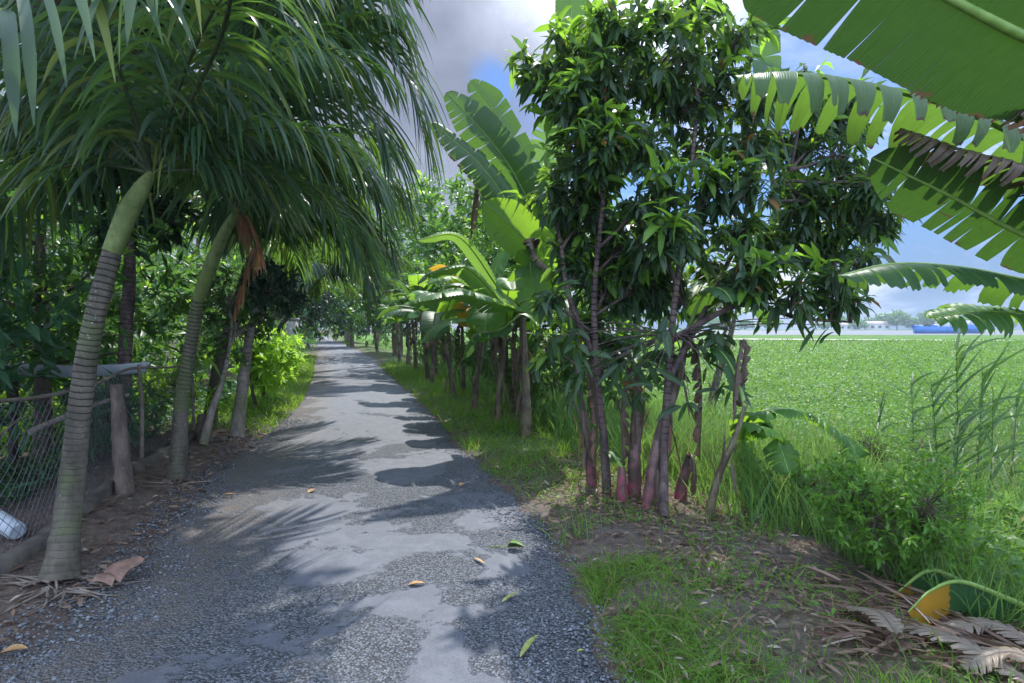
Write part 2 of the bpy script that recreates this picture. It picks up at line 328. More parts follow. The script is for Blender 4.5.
# --- ground materials
def ground_mat():
    t = NT('ground soil'); a = t.N.new('ShaderNodeVertexColor'); a.layer_name = 'zone'; sp = t.N.new('ShaderNodeSeparateColor'); t.L.new(a.outputs[0], sp.inputs[0])
    n = t.noise(1.3, 8, .65); n2 = t.noise(14, 6, .7); n3 = t.noise(60, 4, .7)
    dirt = t.mix(t.ramp(n2, .3, .7), (.065, .048, .042), (.15, .115, .095)); dirt = t.mix(t.math('MULTIPLY', t.ramp(n3, .5, .7), .6), dirt, (.22, .185, .16))
    dirt = t.mix(t.math('MULTIPLY', t.ramp(n, .45, .65), .5), dirt, (.10, .095, .095))
    grass = t.mix(t.ramp(n2, .3, .7), (.035, .08, .02), (.09, .15, .035))
    fld = t.mix(t.ramp(t.noise(.35, 8, .7), .35, .65), (.045, .10, .02), (.11, .20, .035)); fld = t.mix(t.math('MULTIPLY', t.ramp(n2, .35, .6, True), .55), fld, (.03, .065, .015))
    c = t.mix(sp.outputs[1], dirt, grass); c = t.mix(sp.outputs[0], c, fld); c = t.mix(sp.outputs[2], c, t.mix(n2, (.035, .035, .02), (.07, .06, .035)))
    h = t.math('ADD', t.math('MULTIPLY', n2, .7), t.math('MULTIPLY', n3, .4)); return t.bsdf(c, .9, t.bump(h, .8, .03), .1)
M['ground'] = ground_mat()
def road_mat():
    t = NT('worn asphalt and gravel'); pos = t.geo(); a = t.N.new('ShaderNodeVertexColor'); a.layer_name = 'zone'; sp = t.N.new('ShaderNodeSeparateColor'); t.L.new(a.outputs[0], sp.inputs[0])
    n = t.noise(1.1, 6, .6, None, .4); n2 = t.noise(7, 6, .7); nf = t.noise(90, 5, .75)
    mask = t.ramp(t.math('ADD', t.math('ADD', n, t.math('MULTIPLY', n2, .34)), sp.outputs[0]),   .665, .70)      # 1 = loose gravel
    va = t.voro(72); vc = t.voro(72, 'F1', 'Color'); hs = t.N.new('ShaderNodeSeparateColor'); t.L.new(vc, hs.inputs[0])
    stone = t.mix(hs.outputs[0], (.045, .052, .064), (.18, .193, .22)); stone = t.mix(t.ramp(va, .4, .75), stone, (.035, .037, .042))
    asph = t.mix(t.ramp(nf, .3, .7), (.058, .065, .08), (.1, .108, .13)); asph = t.mix(t.math('MULTIPLY', t.ramp(n2, .42, .62), .5), asph, (.125, .133, .157)); ck = t.voro(2.2, 'DISTANCE_TO_EDGE', 'Distance', t.geo()); asph = t.mix(t.math('MULTIPLY', t.ramp(t.math('ADD', ck, t.math('MULTIPLY', n2, .03)), .010, .02, True), .22), asph, (.05, .05, .055))
    sil = t.mix(t.ramp(nf, .3, .7), (.09, .075, .065), (.16, .135, .115))
    c = t.mix(mask, asph, stone); c = t.mix(t.math('MULTIPLY', sp.outputs[1], t.ramp(n2, .3, .6)), c, sil)
    va2 = t.math('MULTIPLY', t.math('SUBTRACT', 1, va), mask); h = t.math('ADD', va2, t.math('MULTIPLY', nf, .25))
    return t.bsdf(c, .62, t.bump(h, 1.0, .02), .35)
M['road'] = road_mat()
def stone_mat():
    t = NT('gravel stone'); r = t.rnd(); c = t.mix(r, (.05, .055, .068), (.18, .192, .215)); return t.bsdf(c, .75, t.bump(t.noise(80, 3), .3, .003), .3)
M['stone'] = stone_mat()
def litter_mat():
    t = NT('dry leaf litter'); r = t.rnd(); c = t.mix(r, (.07, .045, .038), (.24, .17, .125)); c = t.mix(t.ramp(r, .93, .96), c, (.36, .31, .26)); return t.bsdf(c, .8, t.bump(t.noise(50, 3), .4, .004), .2, .2, (.3, .15, .06))
M['litter'] = litter_mat()
def hues(name, c0, c1):
    t = NT(name); return t.bsdf(t.mix(t.rnd(), c0, c1), .85, None, .1)
M['concrete'] = simple('concrete', (.2, .195, .185), (.36, .35, .33), 6, .9, .5, .008)
M['concrete_dirty'] = simple('dirty concrete', (.055, .048, .042), (.13, .115, .1), 6, .9, .6, .012)
M['wire'] = simple('galvanised wire', (.06, .06, .075), (.12, .12, .14), 12, .5, .1)
M['bamboo'] = simple('weathered pole', (.10, .08, .065), (.19, .16, .135), 9, .7, .3)
M['white_paint'] = simple('old white paint', (.28, .31, .36), (.42, .46, .5), 4, .5, .1)
M['blue_paint'] = simple('blue paint', (.03, .12, .36), (.05, .17, .44), .5, .5, .05)
M['dark_wood'] = simple('dark wood', (.03, .025, .025), (.07, .06, .055), 9)
M['roof'] = simple('far roof', (.25, .2, .19), (.4, .34, .32), .3)
M['farwall'] = simple('far wall', (.4, .4, .42), (.55, .54, .55), .2)
M['steel'] = simple('mast steel', (.25, .26, .3), (.35, .36, .4), 1)
def water_mat():
    t = NT('silty river water'); n = t.noise(.35, 5, .6, t.scalevec(t.geo(), (.25, 1, 1))); return t.bsdf(t.mix(n, (.13, .12, .115), (.17, .16, .155)), .35, t.bump(n, .3, .3), .3)
M['water'] = water_mat()

# ------------------------------------------------------------------ ground, road, river
rng = np.random.default_rng(11)
def axis(lo, hi, fine, growth, centre=0):
    a = [centre]; s = fine
    while a[-1] < hi: a.append(a[-1]+s); s = s*growth if a[-1]-centre > 7 else s
    b = [centre]; s = fine
    while b[-1] > lo: b.append(b[-1]-s); s = s*growth if centre-b[-1] > 7 else s
    return np.array(b[::-1][:-1]+a)
gx = axis(-900, 900, .12, 1.07); gy = axis(-9, 740, .12, 1.055, 3)
X, Y = np.meshgrid(gx, gy); ZZ = H(X, Y)
micro = .012*wob(X, Y, 9, 2)+.006*rng.standard_normal(X.shape)
off_road = np.clip(ss(0, .2, X-xr(Y))+ss(0, .2, xl(Y)-X), 0, 1)
ZZ = ZZ+np.where(np.hypot(X, Y) < 18, micro, 0)*off_road-.02*(1-off_road)
mb = MB(); ny, nx = X.shape
ii = np.arange(ny-1)[:, None]*nx; jj = np.arange(nx-1)[None]
mb.add(np.stack([X, Y, ZZ], -1), np.stack([ii+jj, ii+jj+1, ii+nx+jj+1, ii+nx+jj], -1).reshape(-1, 4))
ground = mb.build('ground', M['ground']); tag(ground, 'brown dirt verge and green field ground', kind='structure')
ca = ground.data.color_attributes.new('zone', 'FLOAT_COLOR', 'POINT')
e = X-xr(Y); w = xl(Y)-X; nz = wob(X, Y, 2.2, 4)*.5+.5
fieldw = ss(2.6, 4.0, e)
grassw = np.clip(ss(.0, .5, e)*(1-.97*ss(.0, .6, 1-np.hypot((X-1.2)/1.9, (Y-4.2)/2.4)))*(.4+.6*nz) + ss(.15, .7, w)*ss(8.3, 10, Y)*(1-ss(1.6, 3, w)), 0, 1)
wildw = ss(1.3, 2.2, w)*.9
ca.data.foreach_set('color', np.stack([fieldw, grassw, wildw, np.ones_like(e)], -1).ravel().astype(np.float32))

# road sheet
ry = np.concatenate([np.arange(-8, 16, .12), np.arange(16, 118, .6)]); nc = 25
s = np.linspace(0, 1, nc)[None]; ledge = xl(ry)-.06*wob(ry, 0*ry, 2.5)-.04*rng.standard_normal(len(ry)); redge = xr(ry)+.07*wob(ry, 0*ry, 2.1, 3)+.03*rng.standard_normal(len(ry))
RX = ledge[:, None]*(1-s)+redge[:, None]*s; RY = np.broadcast_to(ry[:, None], RX.shape)
crown = .006+.02*(1-(2*s-1)**2)+.008*wob(RX, RY, 1.6, 8)
RZ = np.where((s == 0) | (s == 1), -.006, crown)+.0
mb = MB(); ii = np.arange(len(ry)-1)[:, None]*nc; jj = np.arange(nc-1)[None]
mb.add(np.stack([RX, RY, RZ], -1), np.stack([ii+jj, ii+jj+1, ii+nc+jj+1, ii+nc+jj], -1).reshape(-1, 4))
road = mb.build('road', M['road']); tag(road, 'narrow grey lane of worn asphalt and gravel', kind='structure')
ca = road.data.color_attributes.new('zone', 'FLOAT_COLOR', 'POINT')
side = .22*(1-ss(0, .35, s*np.ones_like(RX)))+.1*ss(.78, 1, s*np.ones_like(RX))-.10*ss(6, 10, RY)
dirtw = np.clip((1-ss(.04, .42, s*np.ones_like(RX)))*.9, 0, 1)
ca.data.foreach_set('color', np.stack([side+.0, dirtw, 0*side, 0*side+1], -1).ravel().astype(np.float32))

# loose gravel stones on the road and its edges
def stones(n, fx, fy, size):
    mb = MB(); base = np.array([(1, 0, 0), (0, 1, 0), (-1, 0, 0), (0, -1, 0), (0, 0, .8), (.7, .7, .35), (-.6, .7, .4), (0, 0, -.5)])
    F = np.array([(0, 5, 4), (5, 1, 4), (1, 6, 4), (6, 2, 4), (2, 3, 4), (3, 0, 4), (0, 7, 1), (1, 7, 2), (2, 7, 3), (3, 7, 0), (0, 1, 5), (1, 2, 6)])
    a = rng.uniform(0, 6.28, n); sz = size[:, None, None]*rng.uniform(.55, 1.3, (n, 1, 3)); V = base[None]*sz*(1+.25*rng.standard_normal((n, 8, 1)))
    c, s_ = np.cos(a)[:, None], np.sin(a)[:, None]; Vx = V[..., 0]*c-V[..., 1]*s_; Vy = V[..., 0]*s_+V[..., 1]*c
    z = np.maximum(H(fx, fy), .0)+.012
    V = np.stack([Vx+fx[:, None], Vy+fy[:, None], V[..., 2]*.8+z[:, None]], -1)
    mb.add(V, (F[None]+np.arange(n)[:, None, None]*8).reshape(-1, 3)); return mb
n = 44000; fy = 1.6+9*rng.random(n)**1.5; t_ = rng.random(n); fx = xl(fy)-.25+(xr(fy)-xl(fy)+.35)*t_
g1 = wob(fx, fy, 1.7, 1)+.9*(1-t_)**2*1.3+.5*(t_ > .8)+.4*rng.standard_normal(n)*.6; keep = g1 > .35; fx, fy = fx[keep], fy[keep]
st = stones(len(fx), fx, fy, rng.uniform(.0045, .014, len(fx))*(.75+.5*rng.random(len(fx))**3)).build('gravel', M['stone'], smooth=False); tag(st, 'loose grey gravel scattered over the lane and its edges', 'gravel', kind='stuff')

# river, dirt path across the field
mb = MB(); mb.add([(20, 150, -.75), (900, 150, -.75), (900, 560, -.75), (20, 560, -.75)], [(0, 1, 2, 3)]); tag(mb.build('river_water', M['water']), 'pale silty river water beyond the field', kind='structure')
mb = MB(); yy = np.array([0, 1.]); xs = np.linspace(20, 190, 60); yc = 96-.0*xs+2.5*np.sin(xs*.05)-.22*(xs-40)
for a_, b_, k in ((-1, 1, 0),):
    V = np.concatenate([np.stack([xs, yc-3.2, H(xs, yc-3.2)+.12], -1), np.stack([xs, yc+3.2, H(xs, yc+3.2)+.12], -1)]); m_ = len(xs)
    mb.add(V, [(i, i+1, m_+i+1, m_+i) for i in range(m_-1)])
M['path'] = simple('pale path', (.38, .34, .32), (.5, .46, .44), .5, .9)
tag(mb.build('dirt_path', M['path']), 'pale dirt path crossing the far field', kind='structure')

# ------------------------------------------------------------------ grass and ground cover
def sample(n, cond, ylo, yhi, xlo, xhi, p=1.6):
    fy = ylo+(yhi-ylo)*rng.random(n)**p; fx = xlo(fy)+(xhi(fy)-xlo(fy))*rng.random(n); k = cond(fx, fy); return fx[k], fy[k]
def blades(name, fx, fy, hgt, wid, mat, label, cat, spread=.5, bend=.8, nseg=3):
    n = len(fx); mb = MB(); D = np.stack([rng.normal(0, spread, n), rng.normal(0, spread, n), np.ones(n)], -1)
    leaves(mb, np.stack([fx, fy, H(fx, fy)-.01], -1), D, np.stack([rng.normal(0, 1, n), rng.normal(0, 1, n), np.full(n, .1)], -1), hgt, wid, bend*rng.uniform(.3, 1.6, n), nseg, BLADE, 0, flat=True)
    return tag(mb.build(name, mat), label, cat, kind='stuff')
def lowleaves(name, fx, fy, z0, L, mat, label, cat, wf=.5, prof=OVATE, updir=.9):
    n = len(fx); mb = MB(); D = np.stack([rng.normal(0, 1, n), rng.normal(0, 1, n), np.abs(rng.normal(.2, .5, n))*updir], -1)
    leaves(mb, np.stack([fx, fy, H(fx, fy)+z0], -1), D, np.array([0, 0, 1.])+.35*rng.standard_normal((n, 3)), L, L*wf, .6, 2, prof, .2); return tag(mb.build(name, mat), label, cat, kind='stuff')
bare = lambda x, y: np.hypot((x-1.15)/1.75, (y-4.2)/2.0)
# verge grass on the right edge of the road
n = 42000; fx, fy = sample(n, lambda x, y: (wob(x, y, 3.1, 2)*.7+.42+.2*ss(4,7,y) > rng.random(len(x))) & (((bare(x, y) > .95)) | (rng.random(len(x)) < .3)) & (x-xr(y) > .03+.08*wob(x, y, 5)), 2.0, 24, lambda y: xr(y), lambda y: xr(y)+1.7, 1.9)
blades('verge_grass', fx, fy, rng.uniform(.03, 1, len(fx))**2*.26*(.8+.5*wob(fx, fy, 2.6))+.02, .006+.0006*fy, M['grass'], 'short green grass along the right edge of the lane', 'grass')
# near tuft bottom centre
n = 3600; fy = rng.uniform(2.3, 3.7, n); fx = xr(fy)+.05+np.abs(rng.normal(.22, .22, n)); 
k = (wob(fx, fy, 4, 2) > -.35) & (fx-xr(fy) < .85); fx, fy = fx[k], fy[k]
blades('grass_tuft', fx, fy, rng.uniform(.2, 1, len(fx))**2*.3, .0055, M['grass'], 'bright grass tufts spilling onto the lane in the foreground', 'grass', .75, 1.5, 4)
# tall weeds between verge and field
n = 44000; fx, fy = sample(n, lambda x, y: (wob(x, y, 1.9, 6)*.5+.6 > rng.random(len(x))) & (x-xr(y) > 1.55+.25*wob(x, y, 3)) & ((x-xr(y) > 2.0) | (y > 4.3)), 3.0, 22, lambda y: xr(y)+1.2, lambda y: xr(y)+4.6+.12*y, 1.5)
hh = rng.uniform(.2, .8, len(fx))*(1.0+.35*wob(fx, fy, 1.3, 3))*(.55+.45*ss(3.4, 5.2, fy))
blades('tall_weeds', fx, fy, hh, .007+.0011*fy, M['weed'], 'tall feathery green weeds between the trees and the field', 'weeds', .3, .7, 4)
n = 26000; fx, fy = sample(n, lambda x, y: (wob(x, y, 2.3, 1)*.5+.65 > rng.random(len(x))) & (x-xr(y) > 2.1+.3*wob(x, y, 2)), 3.0, 9.5, lambda y: xr(y)+1.8, lambda y: 1.05*y+.6, 1.1)
blades('slender_weeds', fx, fy, rng.uniform(.15, .5, len(fx))*(.8+.4*wob(fx, fy, 1.1, 7)), .008, M['weed'], 'fine grassy weeds thickly covering the near field edge', 'weeds', .45, .9, 4)
n = 6500; fx, fy = sample(n, lambda x, y: (bare(x, y) < 1.6) & (wob(x, y, 3.3, 5) > -.05), 2.3, 6.5, lambda y: xr(y)+.2, lambda y: xr(y)+2.6, 1)
lowleaves('creeping_weeds', fx, fy, rng.uniform(.01, .05, len(fx)), rng.uniform(.02, .05, len(fx)), M['grass'], 'tiny creeping green weeds in the brown litter', 'weeds')
# low broad leafed plants in the near right
n = 9000; fx, fy = sample(n, lambda x, y: (x-xr(y) > 2.4+.3*wob(x, y, 2)), 2.9, 9, lambda y: xr(y)+1.8, lambda y: 1.05*y+.8, 1.2)
lowleaves('ground_cover', fx, fy, rng.uniform(0, .36, len(fx)), rng.uniform(.05, .11, len(fx)), M['crop'], 'mixed broad leaved weeds at the near edge of the field', 'ground cover')
# field crop
n = 250000; u = rng.random(n)**.9; fy = 4.5*(85/4.5)**u; fx = xr(fy)+3.2+(1.0*fy+3-xr(fy)-3.2)*rng.random(n)
fy = fy+rng.normal(0, .1, n); cl_ = .5+.5*wob(fx, fy, 2.7, 9)*.6+.4*wob(fx, fy, .45, 2)*.6; k_ = rng.random(n) < np.clip(.15+1.2*cl_, 0, 1); fx, fy, cl_ = fx[k_], fy[k_], cl_[k_]; hmap = .04+.5*np.clip(cl_+rng.normal(0, .12, len(fx)), 0, 1)**1.6
lowleaves('field_crop', fx, fy, rng.uniform(.3, 1, len(fx))*hmap, (.028+.0034*fy**.93)*rng.uniform(.6, 1.5, len(fx)), M['crop'], 'low bright green leafy crop covering the open field', 'crop', .75)
n = 16000; fx, fy = sample(n, lambda x, y: wob(x, y, 1.1, 12) > .25, 5, 40, lambda y: xr(y)+3.4, lambda y: 1.0*y+3, 1.5)
blades('field_weeds', fx, fy, rng.uniform(.15, .5, len(fx)), .012+.001*fy, M['weed'], 'patches of taller rough weeds standing in the crop', 'weeds', .4, .8, 3)
n = 24000; fx, fy = sample(n, lambda x, y: (wob(x, y, 1.6, 21)*.5+.6 > rng.random(len(x))) & (x-xr(y) > 2.1), 3.9, 10, lambda y: xr(y)+1.9, lambda y: 1.0*y+.6, 1.0)
blades('wispy_weeds', fx, fy, rng.uniform(.3, .95, len(fx))*(.75+.35*wob(fx, fy, 1.4, 8))*(.6+.4*ss(3.9, 5.5, fy)), rng.uniform(.005, .013, len(fx)), M['weed2'], 'tall wispy weeds filling the slope down to the field', 'weeds', .32, .8, 5)
n = 20000; fx, fy = sample(n, lambda x, y: (wob(x, y, 2.6, 31)*.6+.5 > rng.random(len(x))) & (x-xr(y) > 2.3), 3.8, 9.5, lambda y: xr(y)+2.0, lambda y: 1.0*y+.6, 1.0)
lowleaves('leafy_weeds', fx, fy, rng.random(len(fx))*(.3+.3*wob(fx, fy, 2.2, 14)), rng.uniform(.025, .07, len(fx)), M['lime_dim'], 'tangle of small leaved green weeds on the slope beside the reeds', 'weeds', .35)
# left verge grass strip, further along
n = 9000; fx, fy = sample(n, lambda x, y: (rng.random(len(x)) < ss(8.0, 9.6, y)), 8.0, 32, lambda y: xl(y)-1.5, lambda y: xl(y)+.05, 1.3)
blades('roadside_grass', fx, fy, rng.uniform(.05, .2, len(fx)), .012+.001*fy, M['grass'], 'sunlit yellow green grass strip along the left edge', 'grass')
# undergrowth behind the fence
n = 12000; fy = rng.uniform(2.2, 16, n); fx = xl(fy)-1.35-6*rng.random(n)**1.3
lowleaves('undergrowth', fx, fy, rng.uniform(0, .5, n)*(.5+.5*wob(fx, fy, 1.4, 1)), rng.uniform(.08, .2, n), M['bluish'], 'dense dark undergrowth behind the wire fence', 'undergrowth', .3, LANCE)
# leaf litter on both verges
def litter(name, fx, fy, L, label, mat='litter', wf=.35):
    n = len(fx); mb = MB(); a = rng.uniform(0, 6.28, n)
    leaves(mb, np.stack([fx, fy, H(fx, fy)+rng.uniform(.012, .035, n)], -1), np.stack([np.cos(a), np.sin(a), rng.normal(.02, .14, n)], -1), np.array([0, 0, 1.])+.35*rng.standard_normal((n, 3)), L, L*wf, rng.uniform(-.2, .5, n), 3, LANCE, .5)
    return tag(mb.build(name, M[mat]), label, 'leaf litter', kind='stuff')
n = 4200; fy = rng.uniform(2.4, 7.0, n); fx = xr(fy)+.05+np.abs(rng.normal(1.0, .55, n)); litter('leaf_litter', fx, fy, rng.uniform(.015, .10, n), 'brown leaf litter strewn under the fruit trees', wf=.22)
n = 900; fy = rng.uniform(2.4, 9, n); fx = xl(fy)-np.abs(rng.normal(.2, .5, n)); litter('leaf_litter', fx, fy, rng.uniform(.02, .1, n), 'brown leaf crumbs on the dirt of the left verge')

# ------------------------------------------------------------------ far side of the river
def far_tree(x, y, h, wd, i, label):
    t = thing('distant_tree', label, 'tree', (x, y, float(H(x, y)))); mb = MB(); r = np.random.default_rng(900+i); b = t.location
    tube(mb, [(0, 0, 0), (r.normal(0, .4), 0, h*.5), (0, 0, h*.8)], [h*.03, h*.015, h*.008], 6); mb.build('trunk', M['bark'], t)
    mb = MB(); n = 420; q = rdir(r, n)*np.array([wd/2, wd/2, h*.36])*r.uniform(.45, 1, (n, 1)); q[:, 2] += h*.6
    leaves(mb, q, rdir(r, n), rdir(r, n), wd*.16, wd*.12, .4, 2, OVATE, .2); mb.build('crown', M['bushy'], t); return t
fp = [(824, 8, 14), (838, 15, 24), (856, 9, 20), (868, 13, 16), (884, 18, 22), (897, 20, 22), (910, 14, 20), (925, 20, 15), (938, 14, 22), (952, 12, 18), (968, 15, 20), (985, 16, 24), (1004, 11, 22), (770, 13, 22), (745, 10, 20), (718, 12, 24)]
side_words = ['between the trunks', 'low and narrow', 'broad', 'small', 'bushy', 'tall round', 'tall broad', 'mid height', 'slim tall', 'wide', 'low', 'leafy', 'large', 'flat topped', 'dense', 'short wide']
for i, (px, h, wd) in enumerate(fp):
    y = 600+18*math.sin(i*2.3); x = (px-512)/FPX*y
    far_tree(x, y, h, wd, i, '%s hazy tree on the far bank, %s' % (side_words[i], ['left of the pale roof','right beside the pale roof','right of the mast','right of the red roofed house','in the tall clump','second crown of the tall clump','between clump and slim tree','above the blue boats','right of the blue boats','behind the low banana leaf','behind middle of the low banana leaf','behind the low banana leaf near its stalk','at the right frame edge','seen through the fruit tree leaves','seen through hanging dark leaves','seen left of the hanging dead leaf'][i]))
def house(px, y, wd, h, dp, label):
    x = (px-512)/FPX*y; t = thing('distant_house', label, 'house', (x, y, float(H(x, y))))
    mb = MB(); a, b = wd/2, dp/2
    V = [(-a, -b, 0), (a, -b, 0), (a, b, 0), (-a, b, 0), (-a, -b, h), (a, -b, h), (a, b, h), (-a, b, h), (-a, 0, h*1.45), (a, 0, h*1.45)]
    mb.add(V, [(0, 1, 5, 4), (1, 2, 6, 5), (2, 3, 7, 6), (3, 0, 4, 7)]); mb.add(V, [(4, 7, 8), (5, 9, 6)]); mb.build('wall', M['farwall'], t, False)
    mb = MB(); c = a+.5; d = b+.6; z0 = h-.25
    V = [(-c, -d, z0), (c, -d, z0), (c, 0, h*1.48), (-c, 0, h*1.48), (c, d, z0), (-c, d, z0)]; V2 = [(x_, y_, z_+.3) for x_, y_, z_ in V]
    mb.add(V+V2, [(0, 1, 2, 3), (3, 2, 4, 5), (6, 7, 8, 9), (9, 8, 10, 11), (0, 1, 7, 6), (4, 5, 11, 10), (1, 2, 8, 7), (2, 4, 10, 8), (3, 0, 6, 9), (5, 3, 9, 11)]); mb.build('roof', M['roof'], t, False)
    for k in range(3):
        mb = MB(); wx = -a+wd*(k+.5)/3; V = [(wx-wd*.07, -b-.05, h*.3), (wx+wd*.07, -b-.05, h*.3), (wx+wd*.07, -b-.05, h*.75), (wx-wd*.07, -b-.05, h*.75)]
        mb.add(V+[(p[0], p[1]-.15, p[2]) for p in V], [(4, 5, 6, 7), (0, 1, 5, 4), (1, 2, 6, 5), (2, 3, 7, 6), (3, 0, 4, 7)]); mb.build('window', M['dark_wood'], t, False)
    return t
house(845, 585, 18, 5, 12, 'small pale roofed house on the far bank, leftmost of the two')
house(876, 590, 22, 6, 12, 'larger reddish roofed house on the far bank near the mast')
t = thing('mast', 'thin steel lattice mast rising behind the far bank', 'mast', ((867-512)/FPX*640, 640, 0)); mb = MB()
for dx, dy in ((-.9, -.9), (.9, -.9), (0, 1.)): tube(mb, [(dx, dy, 0), (dx*.2, dy*.2, 32)], [.16, .12], 5)
for k in range(15):
    z = k*2.1; f = 1-.8*z/32; tube(mb, [(-.9*f, -.9*f, z), (.9*f, -.9*f, z+1)], [.08, .08], 4); tube(mb, [(.9*f, -.9*f, z), (0, f, z+1)], [.08, .08], 4)
mb.build('lattice', M['steel'], t)
def barge(px, y, Ln, label, hgt=2.2):
    x = (px-512)/FPX*y; t = thing('blue_boat', label, 'boat', (x, y, -.8), None); mb = MB(); k = 14; u = np.linspace(-1, 1, k); hw = 2.4*(1-np.abs(u)**4*.75)
    top = hgt+.7*np.abs(u)**3; V = []
    for i in range(k): V += [(u[i]*Ln/2, -hw[i], top[i]), (u[i]*Ln/2*.93, -hw[i]*.8, 0), (u[i]*Ln/2*.93, hw[i]*.8, 0), (u[i]*Ln/2, hw[i], top[i])]
    mb.add(V, [(4*i+a_, 4*i+a_+1, 4*i+a_+5, 4*i+a_+4) for i in range(k-1) for a_ in range(3)]+[(4*i+3, 4*i, 4*i+4, 4*i+7) for i in range(k-1)]+[(0, 1, 2, 3), (4*k-4, 4*k-3, 4*k-2, 4*k-1)]); mb.build('hull', M['blue_paint'], t)
    mb = MB()
    a, b, z0, z1 = Ln*.14, 1.5, hgt-.1, hgt+1.9; cx = Ln*.2; V = [(cx-a, -b, z0), (cx+a, -b, z0), (cx+a, b, z0), (cx-a, b, z0), (cx-a, -b, z1), (cx+a*.9, -b, z1), (cx+a*.9, b, z1), (cx-a, b, z1)]
    mb.add(V, [(0, 1, 5, 4), (1, 2, 6, 5), (2, 3, 7, 6), (3, 0, 4, 7), (4, 5, 6, 7)]); mb.build('cabin', M['white_paint'], t, False)
    for k_ in range(4):
        mb = MB(); x_ = -Ln*.38+k_*Ln*.13; box(mb, (x_, 0, hgt+.25+.2*(k_ % 2)), (Ln*.1, 2.6, 1.0+.5*(k_ % 2))); mb.build('cargo', [M['white_paint'], M['dark_wood'], M['blue_paint'], M['farwall']][k_], t, False)
    return t
barge(938, 245, 22, 'bright blue boat moored on the river, left one of the pair', 3.0); barge(966, 252, 16, 'bright blue boat half hidden by the low banana leaf', 3.8)

# ------------------------------------------------------------------ palms
def frond(mb, b, az, el, L, droop, r, nl=52, ll=.62, lw=.032, hang=.9, side_tw=0., m0=0, m1=1, path=None, rr=.009):
    if path is None:
        k = 16; pts = [np.array(b, float)]; d = np.array([math.sin(az)*math.cos(el), math.cos(az)*math.cos(el), math.sin(el)])
        for j in range(k): d = nrm(d+np.array([0, 0, -1])*droop*(j+1)/k/k*2.6); pts.append(pts[-1]+d*L/k)
        c = np.array(pts)
    else: c = spline(path, 17)
    tube(mb, c, [rr*1.6, rr, rr*.35], 5, 17, m1, False)
    t = np.linspace(.09, 1, nl); cc = np.stack([np.interp(t, np.linspace(0, 1, len(c)), c[:, i]) for i in range(3)], -1); T = nrm(np.gradient(cc, axis=0))
    up = np.array([0, 0, 1.]); S = nrm(np.cross(T, up)+1e-4); U = np.cross(S, T)
    for sg in (-1, 1):
        sp = .95-.55*t; D = T*(1.25-.75*sp)[:, None]+S*sg*sp[:, None]*.95+U*(.25+.14*r.standard_normal(nl))[:, None]+.06*r.standard_normal((nl, 3))
        Ln = ll*(np.sin(np.pi*np.clip(t*.8+.14, 0, 1))**.5)*r.uniform(.85, 1.1, nl)
        leaves(mb, cc, D, U+.25*r.standard_normal((nl, 3)), Ln, lw*r.uniform(.8, 1.2, nl), hang*r.uniform(.8, 1.4, nl)*2.4, 8, STRAP, .22, m0, 1.05)
def palm(path, rad, shaft, label, fronds, seed, ll=.8, lw=.025, group='palms leaning over the lane', nl=54):
    r = np.random.default_rng(seed); base = path[0]; t = thing('palm_tree', label, 'palm', base)
    loc = lambda p: np.array(p)-np.array(base); mb = MB()
    k = 90; c = spline([loc(p) for p in path], k); tt = np.linspace(0, 1, k); radii = np.interp(tt, np.linspace(0, 1, len(rad)), rad)*(1+.004*np.sign(np.sin(tt*150))+.012*np.sin(tt*23)+.01*np.sin(tt*61))
    radii = radii*(1+.32*np.exp(-tt*26)); tube(mb, c, radii, 16, k, 0, True); mb.build('trunk', M['palm_trunk'], t)
    mb = MB(); tube(mb, [loc(p) for p in shaft], [rad[-1]*1.04, rad[-1]*1.13, rad[-1]*.9, rad[-1]*.4], 14, 30); mb.build('crownshaft', M['shaft'], t)
    top = loc(shaft[-1]); low = loc(shaft[-2])
    for f in fronds:
        mb = MB()
        if isinstance(f, dict): frond(mb, None, 0, 0, 0, 0, r, path=[top]+[loc(q) for q in f['path']], ll=f.get('ll', ll), lw=f.get('lw', lw), hang=f.get('hang', .9), nl=f.get('nl', nl)); dry = f.get('dry')
        else:
            az, el, L, dr = f[:4]; dry = len(f) > 4; frond(mb, top-(top-low)*r.uniform(0, .25), R(az), R(el), L, dr, r, nl, ll, lw, r.uniform(.7, 1.2))
        o = mb.build('frond', [M['frond_old'] if dry else M['frond'], M['twig'] if dry else M['petiole']], t)
        if dry: o['label'] = 'dead orange brown frond hanging down'
    return t
def up(p, dx, dy, dz): return (p[0]+dx, p[1]+dy, p[2]+dz)
b = G(60, 578); s0 = P(112, 252, 3.75); s2 = P(152, 172, 3.8)
F1 = [(az+random.Random(az).uniform(-8, 8), el, L, dr) for az, el, L, dr in [(75, 55, 1.9, 1.1), (100, 30, 1.7, 1.2), (50, 62, 2.1, 1.0), (20, 45, 1.8, 1.1), (-20, 60, 1.9, 1.1), (-60, 45, 1.9, 1.1), (-95, 60, 1.9, 1), (-130, 40, 2.0, 1.0), (180, 55, 2.2, .8), (150, 60, 2.2, .8), (125, 42, 2.1, .9), (70, 10, 1.5, 1.0), (-75, 15, 1.6, 1)]]
F1 += [dict(path=[P(110, 40, 3.0), P(85, -50, 2.0), P(45, -28, 1.5), P(-10, 25, 1.25)], ll=.62, hang=1.2, nl=15, lw=.026), dict(path=[P(220, 40, 3.2), P(230, -60, 2.3), P(170, -55, 1.7), P(110, -8, 1.5)], ll=.5, hang=1.3, nl=14, lw=.026)]
palm([b, P(72, 480, 3.65), P(88, 350, 3.68), s0], [.092, .072, .062, .056], [s0, P(128, 212, 3.77), P(142, 188, 3.79), s2], 'nearest ringed palm with green crownshaft leaning right on the left verge', F1, 1)
b = G(177, 480); s0 = P(198, 300, 5.9); s2 = P(238, 208, 5.7)
